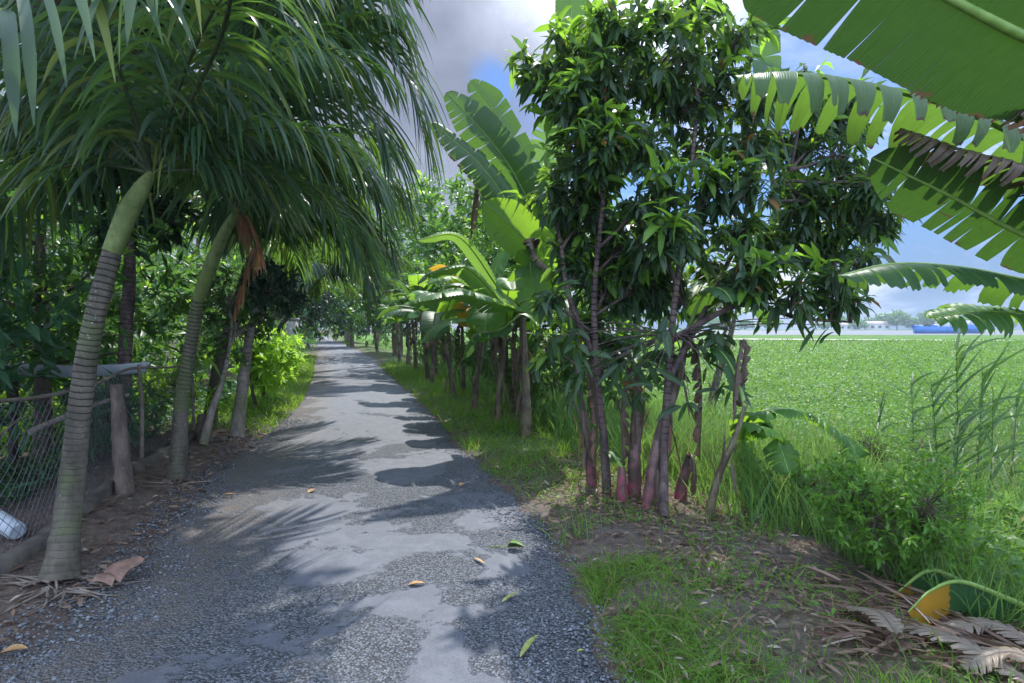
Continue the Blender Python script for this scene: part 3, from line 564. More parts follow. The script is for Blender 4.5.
F2 = [(az, el, L, dr) for az, el, L, dr in [(70, 70, 2.6, .9), (120, 58, 2.5, 1.0), (150, 62, 2.4, 1.0), (45, 55, 2.3, 1.1), (-40, 50, 2.1, 1.1), (-95, 60, 2.2, 1.1), (-135, 55, 2.2, 1.0), (130, 75, 2.6, .8), (88, 68, 2.9, .85), (110, 72, 2.9, .8)]] + [dict(path=[P(290, 100, 5.4), P(360, 40, 5.2), P(408, 80, 5.1), P(424, 140, 5.1)], hang=1.2), dict(path=[P(280, 130, 5.2), P(335, 95, 5.0), P(378, 130, 4.9), P(395, 190, 4.9)], hang=1.2), dict(path=[P(270, 60, 5.2), P(320, -20, 5.0), P(370, -20, 4.9), P(405, 40, 4.9)], hang=1.2), dict(path=[P(262, 175, 5.4), P(300, 160, 5.2), P(335, 190, 5.1), P(350, 240, 5.1)], hang=1.2)] + [dict(path=[P(247, 225, 5.9), P(256, 250, 6.0), P(246, 280, 6.0), P(236, 312, 6.0)], ll=.3, hang=3, nl=34, dry=True)]
palm([b, P(182, 400, 5.95), P(190, 350, 5.95), s0], [.088, .07, .064, .06], [s0, P(212, 262, 5.85), P(226, 230, 5.75), s2], 'second ringed palm with bent pale crownshaft standing in the dirt left verge', F2, 2, 1.05, .03, nl=44)
def far_palm(x, y, h, seed, label, lean=.5, L=2.5, nf=13, extra=()):
    z = float(H(x, y)); r = random.Random(seed); top = (x+lean, y-.15, z+h)
    fr = [(i*360/nf+r.uniform(-12, 12), r.choice([58, 40, 66, 24]), L*r.uniform(.85, 1.1), r.uniform(.9, 1.25)) for i in range(nf)]+list(extra)
    palm([(x, y, z), (x+lean*.15, y, z+h*.3), (x+lean*.45, y, z+h*.62), (x+lean*.68, y, z+h*.82)], [.10, .078, .07, .065], [(x+lean*.68, y, z+h*.82), (x+lean*.8, y, z+h*.9), (x+lean*.9, y-.05, z+h*.95), top], label, fr, seed, .92, .036, nl=56)
far_palm(-4.75, 8.9, 2.9, 21, 'palm hidden behind the dark round tree, fronds over the lane', .9, 2.6, 13, [(95, 45, 2.5, 1.2), (80, 60, 2.6, 1.1), (110, 30, 2.2, 1.1), dict(path=[P(310, 165, 8.6), P(365, 175, 8.4), P(392, 250, 8.3)]), dict(path=[P(310, 195, 8.5), P(352, 215, 8.3), P(368, 290, 8.2)]), dict(path=[P(285, 190, 8.0), P(322, 190, 7.8), P(340, 250, 7.8)])])
far_palm(-7.6, 17.0, 3.0, 22, 'palm behind the lime bush with bright drooping fronds', 2.0, 2.7, 14, [(95, 45, 2.6, 1.2), (85, 20, 2.3, 1.1), dict(path=[P(338, 240, 16.6), P(365, 240, 16.4), P(385, 290, 16.3)]), dict(path=[P(338, 258, 16.6), P(358, 268, 16.4), P(368, 315, 16.3)])])
far_palm(-9.9, 21.0, 3.3, 23, 'farther palm whose fronds hang mid lane', 2.3, 2.8, 13, [(95, 45, 2.8, 1.2)])
far_palm(-12.4, 27, 4.0, 24, 'distant palm near the concrete gate pillar', 1.4, 2.9, 12)
far_palm(-12.9, 33, 4.8, 25, 'farthest palm past the concrete gate pillar', 1.5, 3.0, 12)

# ------------------------------------------------------------------ leafy trees
def tree(name, label, cat, trunks, lobes, ncl, per, leaf, mat, seed, bark='bark', trad=.08, young=None, hang=.6, bend=.7, nseg=3, wf=.25, twigs=True, shell=.35, group=None, prof=LANCE, crown_label=None, limb_r=.02):
    """trunks: list of paths in world space; lobes: (centre, radius xyz)"""
    r = np.random.default_rng(seed); base = trunks[0][0]; t = thing(name, label, cat, base, group); B = np.array(tuple(base))
    mb = MB(); cs = []
    for i, tr in enumerate(trunks):
        rd = trad*(1 if i == 0 else .75); c = tube(mb, [np.array(tuple(p))-B for p in tr], [rd*1.25, rd, rd*.85, rd*.6, rd*.35], 10, 24, 0, True, .03, r); cs.append(c)
    mb.build('trunk', M[bark], t)
    allc = np.concatenate([c[len(c)//3:] for c in cs])
    vol = np.array([np.prod(l[1]) for l in lobes])**.67; vol /= vol.sum(); cen = []; 
    idx = r.choice(len(lobes), ncl, p=vol)
    lc = np.array([tuple(l[0]) for l in lobes])-B; lr = np.array([l[1] if hasattr(l[1], '__len__') else (l[1],)*3 for l in lobes], float)
    q = rdir(r, ncl)*(shell+(1-shell)*r.random((ncl, 1))**.6)*(1+.13*r.standard_normal((ncl, 1))); cen = lc[idx]+q*lr[idx]
    # branches
    mb = MB()
    for i in range(len(lobes)):
        a = allc[np.argmin(np.linalg.norm(allc-(lc[i]-np.array([0, 0, .3])), axis=1))]
        mid = (a+lc[i])/2+r.normal(0, .06, 3)*np.linalg.norm(lc[i]-a); lim = tube(mb, [a, mid, lc[i]], [limb_r*1.4, limb_r, limb_r*.6], 6, 8, 0, False)
        if twigs:
            mine = np.where(idx == i)[0]; mine = mine[:min(len(mine), 60)]
            for j in mine: 
                s_ = lim[r.integers(3, 8)]; e_ = cen[j]; tube(mb, [s_, (s_+e_)/2+np.array([0, 0, .06])*np.linalg.norm(e_-s_), e_], [limb_r*.4, limb_r*.2], 4, 5, 0, False)
    mb.build('branches', M[bark], t)
    # leaves in whorls
    def whorls(cen, q, per, leaf, mat, nm):
        n = len(cen); P_ = np.repeat(cen, per, 0); ax = nrm(q+np.array([0, 0, .5])); A = np.repeat(ax, per, 0)
        D = nrm(rdir(r, n*per)*1.0+A*.55-np.array([0, 0, hang])*r.random((n*per, 1))); L = leaf*r.uniform(.4, 1.35, n*per)*np.repeat(r.uniform(.75, 1.2, n), per)
        P_ = P_+A*r.uniform(-.35, .35, (n*per, 1))*leaf
        Nn = nrm(np.array([0, 0, 1.])+.45*r.standard_normal((n*per, 3)))
        mb = MB(); leaves(mb, P_, D, Nn, L, L*wf*r.uniform(.85, 1.2, n*per), bend*r.uniform(.3, 1.7, n*per), nseg, prof, .28); o = mb.build(nm, mat, t, smooth=False); return o
    o = whorls(cen, q, per, leaf, M[mat], 'crown')
    if crown_label: o['label'] = crown_label
    if young:
        ym, frac = young; k = r.random(ncl) < frac*np.clip(.4+1.2*(q[:, 2]+.2), .1, 2); 
        if k.sum(): whorls(cen[k]+q[k]*.12, q[k]+np.array([0, 0, .7]), max(4, per//2), leaf*1.2, M[ym], 'young_leaves')
    return t
def LB(px, py, d, rp, sy=1.0, sz=1.0):
    c = P(px, py, d); rr = rp/FPX*d; return (c, (rr, rr*sy, rr*sz))
# central mango trees
T_A = [G(664, 518), P(664, 460, 4.85), P(668, 380, 4.85), P(676, 290, 4.9), P(690, 180, 5.1), P(700, 80, 5.2)]
T_A2 = [P(668, 380, 4.85), P(700, 320, 5.0), P(735, 250, 5.2), P(790, 170, 5.3)]
T_A3 = [P(672, 340, 4.9), P(740, 305, 4.9), P(800, 318, 4.9), P(850, 322, 4.9)]
rl = random.Random(4)
m1 = [(655,25),(700,12),(735,40),(690,60),(640,65),(720,95),(670,105),(765,98),(800,92),(835,108),(745,140),(700,145),(650,150),(790,150),(835,158),(868,180),(760,185),(715,190),(665,195),(810,205),(850,222),(882,212),(740,235),(695,240),(780,245),(825,258),(858,268),(660,245),(755,280),(710,285),(800,292),(665,290),(838,298)]
lob = [LB(px_+rl.uniform(-5, 5), py_+rl.uniform(-5, 5), 5.15+rl.uniform(-.5, .5), rl.uniform(22, 35)*(.75 if px_ > 840 else 1)) for px_, py_ in m1]
tree('mango_tree', 'dense dark mango tree with slim purplish trunk beside the bananas', 'mango tree', [T_A, T_A2, T_A3], lob, 900, 12, .165, 'mango', 31, 'bark_purple', .034, ('mango_young', .25), 1.3, 1.1, 3, .25, shell=.1, limb_r=.013)
T_C = [G(607, 492), P(604, 440, 5.3), P(598, 380, 5.25), P(594, 300, 5.2), P(604, 190, 5.2), P(610, 90, 5.3)]
T_C2 = [P(597, 360, 5.25), P(570, 300, 5.3), P(560, 240, 5.4), P(548, 190, 5.4)]
m2 = [(620,25),(590,42),(560,66),(610,80),(575,105),(615,125),(585,150),(550,88),(600,180),(635,205),(565,195),(590,228),(625,245),(572,262),(608,285),(552,300),(640,278),(590,325),(548,345),(612,350)]
lob = [LB(px_+rl.uniform(-5, 5), py_+rl.uniform(-5, 5), 5.2+rl.uniform(-.4, .4), rl.uniform(22, 33)*(.65 if py_ > 290 else 1)) for px_, py_ in m2]
tree('mango_tree', 'left mango tree with upright leaf shoots and low drooping foliage', 'mango tree', [T_C, T_C2], lob, 540, 12, .165, 'mango', 32, 'bark_purple', .036, ('mango_young', .7), 1.2, 1.1, 3, .26, shell=.1, limb_r=.013)
# hanging big dark leaves low in the middle
t = thing('drooping_branch', 'low leafy branch of large dark leaves hanging before the mango trunk', 'branch', P(676, 335, 4.85)); mb = MB(); B = np.array(tuple(t.location)); r = np.random.default_rng(5)
pts = []
for px, py, d in [(640, 340, 4.7), (655, 375, 4.7), (700, 350, 4.75), (725, 385, 4.9), (690, 400, 4.7), (715, 335, 4.8), (620, 365, 4.8), (660, 330, 4.6), (575, 385, 5.1), (740, 330, 4.9), (770, 322, 4.9), (800, 318, 4.9), (825, 325, 4.9), (635, 395, 4.8)]+[(rl.uniform(555, 735), rl.uniform(315, 385), 4.9+rl.uniform(-.3, .4)) for _ in range(22)]:
    e_ = np.array(tuple(P(px, py, d)))-B; tube(mb, [(0, 0, 0), e_*.5+np.array([0, 0, .05]), e_], [.008, .005, .003], 5, 6); pts.append(e_)
mb.build('twig', M['bark_purple'], t); mb = MB(); pts = np.repeat(np.array(pts), r.integers(2, 9, len(pts)), 0); n = len(pts); pts = pts+r.normal(0, .045, (n, 3))
leaves(mb, pts, np.stack([r.normal(0, .8, n), r.normal(0, .7, n), -r.uniform(-.2, 1.2, n)], -1), rdir(r, n)+np.array([.0, -.6, .4]), r.uniform(.10, .32, n), r.uniform(.028, .075, n), r.uniform(.3, 1.2, n), 5, LANCE, .35); mb.build('foliage', M['mango'], t)

# ------------------------------------------------------------------ bananas
def banana_leaf(mb, path, Wd, r, upv=(0, 0, 1), hangL=60, hangR=60, rise=22, tear=.25, gap=.25, m=0, mr=1, corr=.012, base=.12, slant=.25, rib=.012, tipw=.16, strip=None):
    c0 = spline(path, 60); L = np.linalg.norm(np.diff(c0, axis=0), axis=1).sum(); n = int(min(110, max(28, L/.022))); c = spline(path, n); T = nrm(np.gradient(c, axis=0)); upv = np.array(upv, float)
    S = nrm(np.cross(T, upv)+1e-5); U = np.cross(S, T); t = np.linspace(0, 1, n)
    w = Wd*np.clip(np.minimum(((t-base)/.14), (1-t)/tipw), 0, 1)**.55; w[t < base] = 0
    tube(mb, c, [rib*1.9, rib*1.3, rib*.7, rib*.3], 6, n, mr, False); k = 6; vv = np.linspace(0, 1, k)
    i0 = int(np.argmax(t >= base))
    for sg, hang in ((-1, hangL), (1, hangR)):
        i = i0; hcur = hang
        while i < n-1:
            ln = int(r.integers(*strip)) if strip else (int(r.integers(2, 7)) if r.random() < tear else int(r.integers(5, 16))); j = min(n-1, i+ln)
            if n-1-j < 2: j = n-1
            torn = tear > 0 and r.random() < max(.25, tear*1.5); hg = hang*r.uniform(.75, 1.3) if torn else hcur; hcur2 = hang*r.uniform(.85, 1.1)
            idx = np.arange(i, j+1); q = (idx-i)/max(1, j-i); ctr = c[(i+j)//2]; V = []; UV = []
            sl = slant+(r.normal(0, .06) if torn else 0)
            for kk, v in enumerate(vv):
                if kk == 0: pos = c[idx].copy()
                else:
                    ang = np.radians(rise-(rise+hg)*((vv[kk-1]+v)/2)**.9); ww = w[idx][:, None]/(k-1)
                    step = S[idx]*sg*np.cos(ang)+U[idx]*np.sin(ang)*1.0; step = nrm(step+T[idx]*sl*(.4+.6*v)); pos = pos+step*ww
                pv = pos+U[idx]*(corr*np.where(idx % 2 == 0, 1, -1)*v*(1 if kk else 0)*.5)[:, None]
                if torn and kk: tgt = pv.mean(0); pv = pv+(tgt-pv)*(gap*v*v*np.abs(2*q-1)[:, None]**1.0)
                V.append(pv); UV.append(np.stack([t[idx]*L, np.full(len(idx), sg*v)], -1))
            V = np.stack(V, 1); UV = np.stack(UV, 1); m_ = len(idx); a = np.arange(m_-1)[:, None]*k; b_ = np.arange(k-1)[None]
            mb.add(V, np.stack([a+b_, a+b_+1, a+k+b_+1, a+k+b_], -1).reshape(-1, 4), UV, m); i = j; hcur = hcur2 if torn else hcur
def auto_leaf(top, az, el, L, curl):
    d = np.array([math.sin(az)*math.cos(el), math.cos(az)*math.cos(el), math.sin(el)]); p = np.array(top, float); pts = [p]
    for j in range(6): d = nrm(d+np.array([0, 0, -1])*curl*(j+.5)/6); p = p+d*L/6; pts.append(p)
    return pts
def banana(base, h, rad, label, seed, leaves_=None, nauto=6, Ll=1.5, Wd=.26, lean=(0, 0), dead=2, stem='pseudo', group=None, explicit=(), azs=None, mats=('ban', 'ban_b', 'ban', 'ban_pale')):
    r = np.random.default_rng(seed); B = np.array(tuple(base)); t = thing('banana_plant', label, 'banana plant', base, group); mb = MB()
    top = np.array([lean[0], lean[1], h]); pth = [(0, 0, -.02), top*.35+np.array([lean[0]*-.1, 0, 0]), top*.7, top]; tube(mb, pth, [rad*1.25, rad, rad*.82, rad*.5], 12, 22, 0, True, .04, r)
    mb.build('pseudostem', M[stem], t)
    # peeling sheaths
    mb = MB(); n = 9 if h > .5 else 0; a = r.uniform(0, 6.28, n); z = r.uniform(.15, .8, n)*h; f = (z/h)[:, None]
    pp = np.stack([np.cos(a), np.sin(a), 0*a], -1)*rad*1.02+f*top*np.array([1, 1, 0]); pp[:, 2] = z
    leaves(mb, pp, np.stack([np.cos(a)*.3, np.sin(a)*.3, np.where(r.random(n) < .5, 1, -1)*1.], -1), np.stack([np.cos(a), np.sin(a), 0*a], -1), r.uniform(.2, .5, n), rad*r.uniform(.5, 1.1, n), .6, 5, STRAP, .4); n and mb.build('dry_sheath', M['ban_dead'], t)
    for e_ in explicit:
        mb = MB(); kw = dict(e_); pts = [top]+[np.array(tuple(p))-B for p in kw.pop('path')]; mm = kw.pop('mat', 'ban'); lab = kw.pop('label', None)
        w_ = kw.pop('Wd', Wd); nm = 'leaf'
        banana_leaf(mb, pts, w_, r, **kw); o = mb.build(nm, [M[mm], M['midrib'] if mm not in ('ban_dead',) else M['ban_dead']], t)
        if lab: o['label'] = lab
    for i in range(nauto):
        az = azs[i] if azs else i*2.4+r.uniform(-.4, .4); el = r.uniform(.55, 1.25); mb = MB(); L = Ll*r.uniform(.75, 1.1)
        banana_leaf(mb, auto_leaf(top*r.uniform(.93, 1), R(az) if azs else az, el, L, r.uniform(.35, .8)), Wd*r.uniform(.8, 1.1), r, hangL=r.uniform(10, 60), hangR=r.uniform(10, 60), tear=r.uniform(.1, .5), m=0)
        mb.build('leaf', [M[mats[int(r.integers(len(mats)))]], M['midrib']], t)
    for i in range(dead):
        az = r.uniform(0, 6.28); mb = MB(); p0 = top*r.uniform(.85, .97); d = np.array([math.cos(az), math.sin(az), 0]); L = min(h*.7, 1.0)
        banana_leaf(mb, [p0, p0+d*.14+np.array([0, 0, .02]), p0+d*.22-np.array([0, 0, L*.4]), p0+d*.2-np.array([0, 0, L])], .10, r, upv=(d[0], d[1], .1), hangL=110, hangR=110, rise=-20, tear=1, gap=.9, corr=.02, slant=.9)
        o = mb.build('dead_leaf', [M['ban_dead'], M['ban_dead']], t)
    return t
# pseudostems mixed with the mango trunks
banana(G(648, 508), 1.55, .05, 'leaning red stemmed banana right behind the slim mango trunk', 41, nauto=3, Ll=1.0, Wd=.15, lean=(.42, .25), stem='pseudo_red', dead=1, azs=[100, 40, 160])
banana(G(592, 486), 1.25, .042, 'slim red stemmed banana at the left foot of the mango clump', 42, nauto=2, Ll=.9, Wd=.14, lean=(-.17, 0), stem='pseudo_red', dead=1)
banana(G(634, 496), 1.2, .055, 'short red stemmed banana with yellowing leaf between the mango trunks', 43, nauto=3, Ll=.8, Wd=.14, lean=(.08, .2), stem='pseudo_red', dead=1, mats=('ban_ochre', 'ban', 'ban'))
banana(G(680, 500), .42, .05, 'cut brown banana stump beside the slim mango trunk', 44, nauto=0, dead=1, lean=(.08, 0), stem='pseudo_red')
banana(G(622, 500), .3, .05, 'short magenta banana shoot at the foot of the clump', 45, nauto=1, Ll=.45, Wd=.06, dead=0, stem='pseudo_red')
banana(G(708, 520), .95, .03, 'thin young banana with rolled brown leaf at the clump right edge', 46, nauto=1, Ll=.6, Wd=.1, lean=(.3, 0), stem='pseudo', dead=0,
       explicit=[dict(path=[P(738, 400, 4.6), P(746, 350, 4.6), P(742, 342, 4.6), P(737, 372, 4.55), P(733, 425, 4.5)], mat='ban_dead', Wd=.06, tear=1, gap=.9, slant=.9, hangL=100, hangR=110, rise=-10, corr=.02, label='curled dry brown leaf')])
# big banana left of the mango, lit from behind
b = G(526, 436)
banana(b, 1.75, .075, 'tall banana with big backlit leaves left of the mango trees', 47, nauto=0, lean=(-.05, 0), stem='pseudo', dead=2, explicit=[
    dict(path=[P(545, 250, 8.1), P(520, 185, 8.0), P(490, 140, 7.8), P(446, 92, 7.6)], mat='ban', Wd=.30, upv=(-.5, -.6, .6), hangL=35, hangR=25, tear=.6, base=.2),
    dict(path=[P(540, 265, 8.0), P(515, 215, 7.8), P(480, 165, 7.6), P(432, 122, 7.5)], mat='ban_b', Wd=.26, upv=(-.3, -.6, .7), hangL=40, hangR=60, tear=.8, base=.2),
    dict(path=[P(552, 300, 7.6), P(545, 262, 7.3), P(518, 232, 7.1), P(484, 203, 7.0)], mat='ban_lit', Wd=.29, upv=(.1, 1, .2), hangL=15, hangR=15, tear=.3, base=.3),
    dict(path=[P(545, 290, 7.4), P(532, 240, 7.0), P(536, 255, 6.95), P(555, 275, 6.9)], mat='ban_dead', Wd=.14, tear=.8, hangL=70, hangR=70, base=.35),
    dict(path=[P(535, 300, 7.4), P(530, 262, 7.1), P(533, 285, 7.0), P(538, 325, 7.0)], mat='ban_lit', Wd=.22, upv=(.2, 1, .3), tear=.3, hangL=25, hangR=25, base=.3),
    dict(path=[P(548, 260, 8.2), P(530, 180, 8.1), P(500, 120, 8.0), P(470, 80, 7.9)], mat='ban', Wd=.26, upv=(-.6, .6, .5), hangL=25, hangR=15, tear=.6, base=.25),
    dict(path=[P(500, 300, 7.9), P(465, 268, 7.7), P(425, 275, 7.6)], mat='ban_pale', Wd=.3, hangL=35, hangR=55, tear=.3),
    dict(path=[P(500, 305, 7.6), P(460, 292, 7.3), P(408, 302, 7.1)], mat='ban_pale', Wd=.36, hangL=40, hangR=50, tear=.4),
    dict(path=[P(500, 290, 8.2), P(460, 238, 8.0), P(418, 240, 7.9)], mat='ban_pale', Wd=.28, hangL=30, hangR=40, tear=.3),
    dict(path=[P(540, 290, 8), P(560, 250, 8), P(590, 240, 8)], mat='ban', Wd=.24),
    dict(path=[P(530, 300, 8.3), P(545, 180, 8.4), P(552, 110, 8.4)], mat='ban_pale', Wd=.3, upv=(.3, -1, .2), hangL=5, hangR=5, tear=.1, base=.25),
    dict(path=[P(500, 330, 7.9), P(475, 335, 7.8), P(462, 360, 7.8)], mat='ban', Wd=.2, tear=.5, hangL=60, hangR=60),
    dict(path=[P(520, 230, 8.3), P(500, 170, 8.2), P(478, 180, 8.1), P(470, 240, 8.1)], mat='ban_dead', Wd=.16, tear=.8, hangL=70, hangR=70, base=.3)])
# bananas behind the mango crown showing above it
banana(G(640, 440), 2.4, .08, 'banana behind the mango crown with one leaf pointing straight up', 48, nauto=4, Ll=1.5, lean=(-.4, 0), dead=2, explicit=[
    dict(path=[P(572, 110, 7.2), P(571, 40, 7.1), P(572, -30, 7.0)], mat='ban', Wd=.22, upv=(.2, -1, .1), hangL=5, hangR=5, tear=.15, base=.3),
    dict(path=[P(600, 100, 7.2), P(603, 40, 7.1), P(596, -5, 7.0)], mat='ban_pale', Wd=.13, upv=(.2, -1, .1), hangL=5, hangR=5, tear=.15, base=.3)])
banana(G(708, 425), 2.3, .08, 'banana behind the mango crown right side with fan of upright leaves', 49, nauto=2, Ll=1.3, lean=(.55, 0), dead=1, azs=[-30, 60], explicit=[
    dict(path=[P(768, 120, 6.6), P(762, 60, 6.5), P(760, 15, 6.5)], mat='ban', Wd=.24, upv=(.2, -1, .1), hangL=5, hangR=8, tear=.4, base=.3),
    dict(path=[P(790, 200, 6.6), P(760, 165, 6.5), P(728, 190, 6.4)], mat='ban_b', Wd=.24, tear=.6, base=.3)])
# row of bananas along the right edge
rowspec = [(9.2, .9, 1.5, 'banana with twin brown stems, first in the roadside row past the tall one'), (9.9, 1.5, 1.7, 'banana set back in the weeds behind the first of the row'), (10.8, .75, 1.5, 'banana with orange dead leaf nearer the tarmac edge'), (11.9, 1.3, 1.8, 'banana with dry skirt set back, fourth along the row'),
           (13.0, .8, 1.6, 'banana leaning to the lane, fifth along the row'), (14.2, 1.2, 1.9, 'sixth banana along the row, leaves arching over its neighbour'), (15.5, .8, 1.7, 'seventh banana along the row in half shade'), (17, 1.2, 1.9, 'eighth banana along the row with pale top leaf'), (18.7, .9, 1.8, 'ninth banana along the row'), (20.6, 1.1, 2.0, 'tenth banana along the row, taller'),
           (22.8, .9, 1.9, 'eleventh banana along the row'), (25.2, 1.0, 2.0, 'twelfth banana along the row'), (28, .9, 2.0, 'thirteenth banana along the row'), (31.5, 1.0, 2.1, 'fourteenth banana along the row'), (36, .9, 2.2, 'banana before the bend at the far end of the row'), (42, .9, 2.2, 'last banana of the row by the bend')]
for i, (y, e_, h, lab) in enumerate(rowspec):
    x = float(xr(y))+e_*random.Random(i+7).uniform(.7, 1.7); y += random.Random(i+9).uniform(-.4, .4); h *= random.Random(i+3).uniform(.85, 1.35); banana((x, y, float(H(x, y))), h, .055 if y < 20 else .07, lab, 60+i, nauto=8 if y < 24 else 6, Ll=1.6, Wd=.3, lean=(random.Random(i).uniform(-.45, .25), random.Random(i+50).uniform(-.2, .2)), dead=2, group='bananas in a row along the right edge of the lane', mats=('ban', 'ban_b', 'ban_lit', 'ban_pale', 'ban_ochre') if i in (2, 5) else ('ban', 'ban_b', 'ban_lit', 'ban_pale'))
# right edge banana, stems outside the frame
banana((2.75, 2.5, float(H(2.75, 2.5))), 2.45, .1, 'large banana at the right edge with torn leaves reaching into the frame', 90, nauto=2, azs=[70, 140], Ll=1.6, Wd=.3, dead=0, explicit=[
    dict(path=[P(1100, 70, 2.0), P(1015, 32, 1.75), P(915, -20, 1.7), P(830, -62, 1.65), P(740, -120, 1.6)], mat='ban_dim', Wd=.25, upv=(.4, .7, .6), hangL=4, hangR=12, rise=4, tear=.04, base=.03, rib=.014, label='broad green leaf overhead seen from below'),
    dict(path=[P(1100, 165, 2.5), P(1024, 137, 2.5), P(950, 106, 2.5), P(860, 84, 2.5), P(790, 74, 2.5), P(735, 76, 2.55)], mat='ban_fray', Wd=.30, upv=(0, -.15, 1), hangL=80, hangR=92, rise=6, tear=1, gap=.6, base=.04, rib=.012, slant=.05, strip=(2, 6), label='arching leaf with hanging shredded fringe'),
    dict(path=[P(1100, 215, 2.4), P(1030, 170, 2.4), P(960, 150, 2.45), P(900, 128, 2.5)], mat='ban_dead', Wd=.2, upv=(0, -.3, 1), hangL=85, hangR=90, tear=1, gap=.6, slant=.45, base=.02, rib=.006, strip=(1, 3), label='shredded dry brown leaf'),
    dict(path=[P(1110, 165, 2.1), P(1024, 112, 2.1), P(960, 90, 2.1), P(905, 66, 2.1)], mat='ban_dead', Wd=.11, upv=(0, -.3, 1), hangL=85, hangR=90, tear=1, gap=.6, slant=.5, base=.02, rib=.005, strip=(1, 3), label='thin shredded dry leaf edge')])
banana((3.0, 2.75, float(H(3.0, 2.75))), 1.75, .09, 'second banana at the right edge, lower leaves with brown patch', 91, nauto=0, dead=0, explicit=[
    dict(path=[P(1120, 270, 2.7), P(1024, 235, 2.6), P(950, 196, 2.55), P(872, 158, 2.5)], mat='ban_spot', Wd=.165, upv=(.25, .85, .5), hangL=8, hangR=8, rise=5, tear=.6, base=.12, gap=.3, label='broad leaf with brown patch'),
    dict(path=[P(1120, 300, 2.8), P(1024, 281, 2.7), P(960, 268, 2.65), P(895, 264, 2.6), P(838, 276, 2.6)], mat='ban', Wd=.21, upv=(0, -.2, 1), hangL=60, hangR=84, rise=12, tear=.8, gap=.3, base=.04, slant=.03, label='horizontal leaf with square torn strips'),
    dict(path=[P(1120, 330, 2.9), P(1040, 318, 2.8), P(985, 312, 2.8), P(930, 318, 2.8)], mat='ban_pale', Wd=.19, upv=(0, -.4, 1), hangL=50, hangR=60, rise=25, tear=.9, gap=.3, base=.04, slant=.1, corr=.04, label='low pale corrugated leaf')])
# low banana sucker in the weeds
banana(G(742, 468), .25, .04, 'low banana sucker with two pale ribbed leaves in the weeds', 92, nauto=0, dead=0, explicit=[
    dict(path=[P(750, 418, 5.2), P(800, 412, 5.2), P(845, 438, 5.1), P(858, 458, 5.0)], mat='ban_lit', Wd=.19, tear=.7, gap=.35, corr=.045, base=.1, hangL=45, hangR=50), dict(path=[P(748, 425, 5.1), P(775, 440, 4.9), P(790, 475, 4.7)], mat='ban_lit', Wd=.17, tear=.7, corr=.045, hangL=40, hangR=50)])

# ------------------------------------------------------------------ background trees, right
def gtree(x, y, h, rad, seed, label, mat='bushy', ncl=420, per=8, leaf=.2, bark='bark', young=None, name='leafy_tree', cat='tree', low=.35, prof=LANCE, wf=.35, trad=.1, nl=9, group=None, lean=0, nseg=2, twigs=False):
    r = np.random.default_rng(seed); z = float(H(x, y)); tr = [[(x, y, z), (x+lean*.3, y, z+h*.3), (x+lean*.7, y, z+h*.6), (x+lean, y, z+h*.85)]]; lobes = []
    for i in range(nl):
        a = i*2.4+r.uniform(-.3, .3); f = low+(1-low)*(i+.5)/nl; rr = rad*(1.0 if f < .75 else .65); q = .55*rr*(1 if i < nl-1 else .1)
        s_ = rr*r.uniform(.5, .75); lobes.append(((x+lean*f+math.cos(a)*q, y+math.sin(a)*q, z+h*f-s_*.4), (s_, s_, s_*.8)))
    return tree(name, label, cat, tr, lobes, ncl, per, leaf, mat, seed, bark, trad, young, .4, .6, nseg, wf, twigs, .4, group, prof)
gtree(.5, 13.2, 5.6, 1.8, 101, 'rounded mango tree behind the tall banana, left of centre', 'bushy', 560, 9, .2, young=('mango_young', .35), lean=-.5, low=.5)
gtree(-.6, 17.5, 6.6, 2.4, 102, 'leafy tree behind the roadside bananas near the sky gap', 'bushy', 900, 9, .24, young=('mango_young', .3), low=.5)
gtree(-3.3, 23.5, 7.8, 3.0, 103, 'tree over the far part of the banana row', 'bushy', 800, 9, .3, young=('lime', .2), low=.5)
gtree(-6.6, 32, 8.6, 3.6, 104, 'tree beyond the banana row near the bend', 'bushy', 420, 9, .42)
gtree(1.3, 9.0, 3.6, 1.2, 105, 'small leafy tree between the tall banana and the mango', 'bushy', 360, 9, .18, young=('mango_young', .4))
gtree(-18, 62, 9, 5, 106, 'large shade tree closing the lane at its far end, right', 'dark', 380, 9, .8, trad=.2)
gtree(-24, 66, 10, 5.5, 107, 'large shade tree closing the lane at its far end, left', 'bushy', 420, 9, .8, trad=.2)
gtree(-31, 74, 11, 6, 108, 'tall tree behind the lane end', 'bluish', 380, 9, .9, trad=.2)
gtree(-13.5, 48, 8, 3.5, 109, 'tree right of the lane where it bends', 'bushy', 380, 9, .5, trad=.15)

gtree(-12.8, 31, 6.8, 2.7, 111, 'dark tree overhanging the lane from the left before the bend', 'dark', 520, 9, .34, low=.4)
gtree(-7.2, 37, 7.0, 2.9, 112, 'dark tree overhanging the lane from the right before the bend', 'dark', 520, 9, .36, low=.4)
gtree(-15.8, 44, 8.5, 3.6, 113, 'dark tree closing the view above the lane bend', 'dark', 480, 9, .5, low=.42)
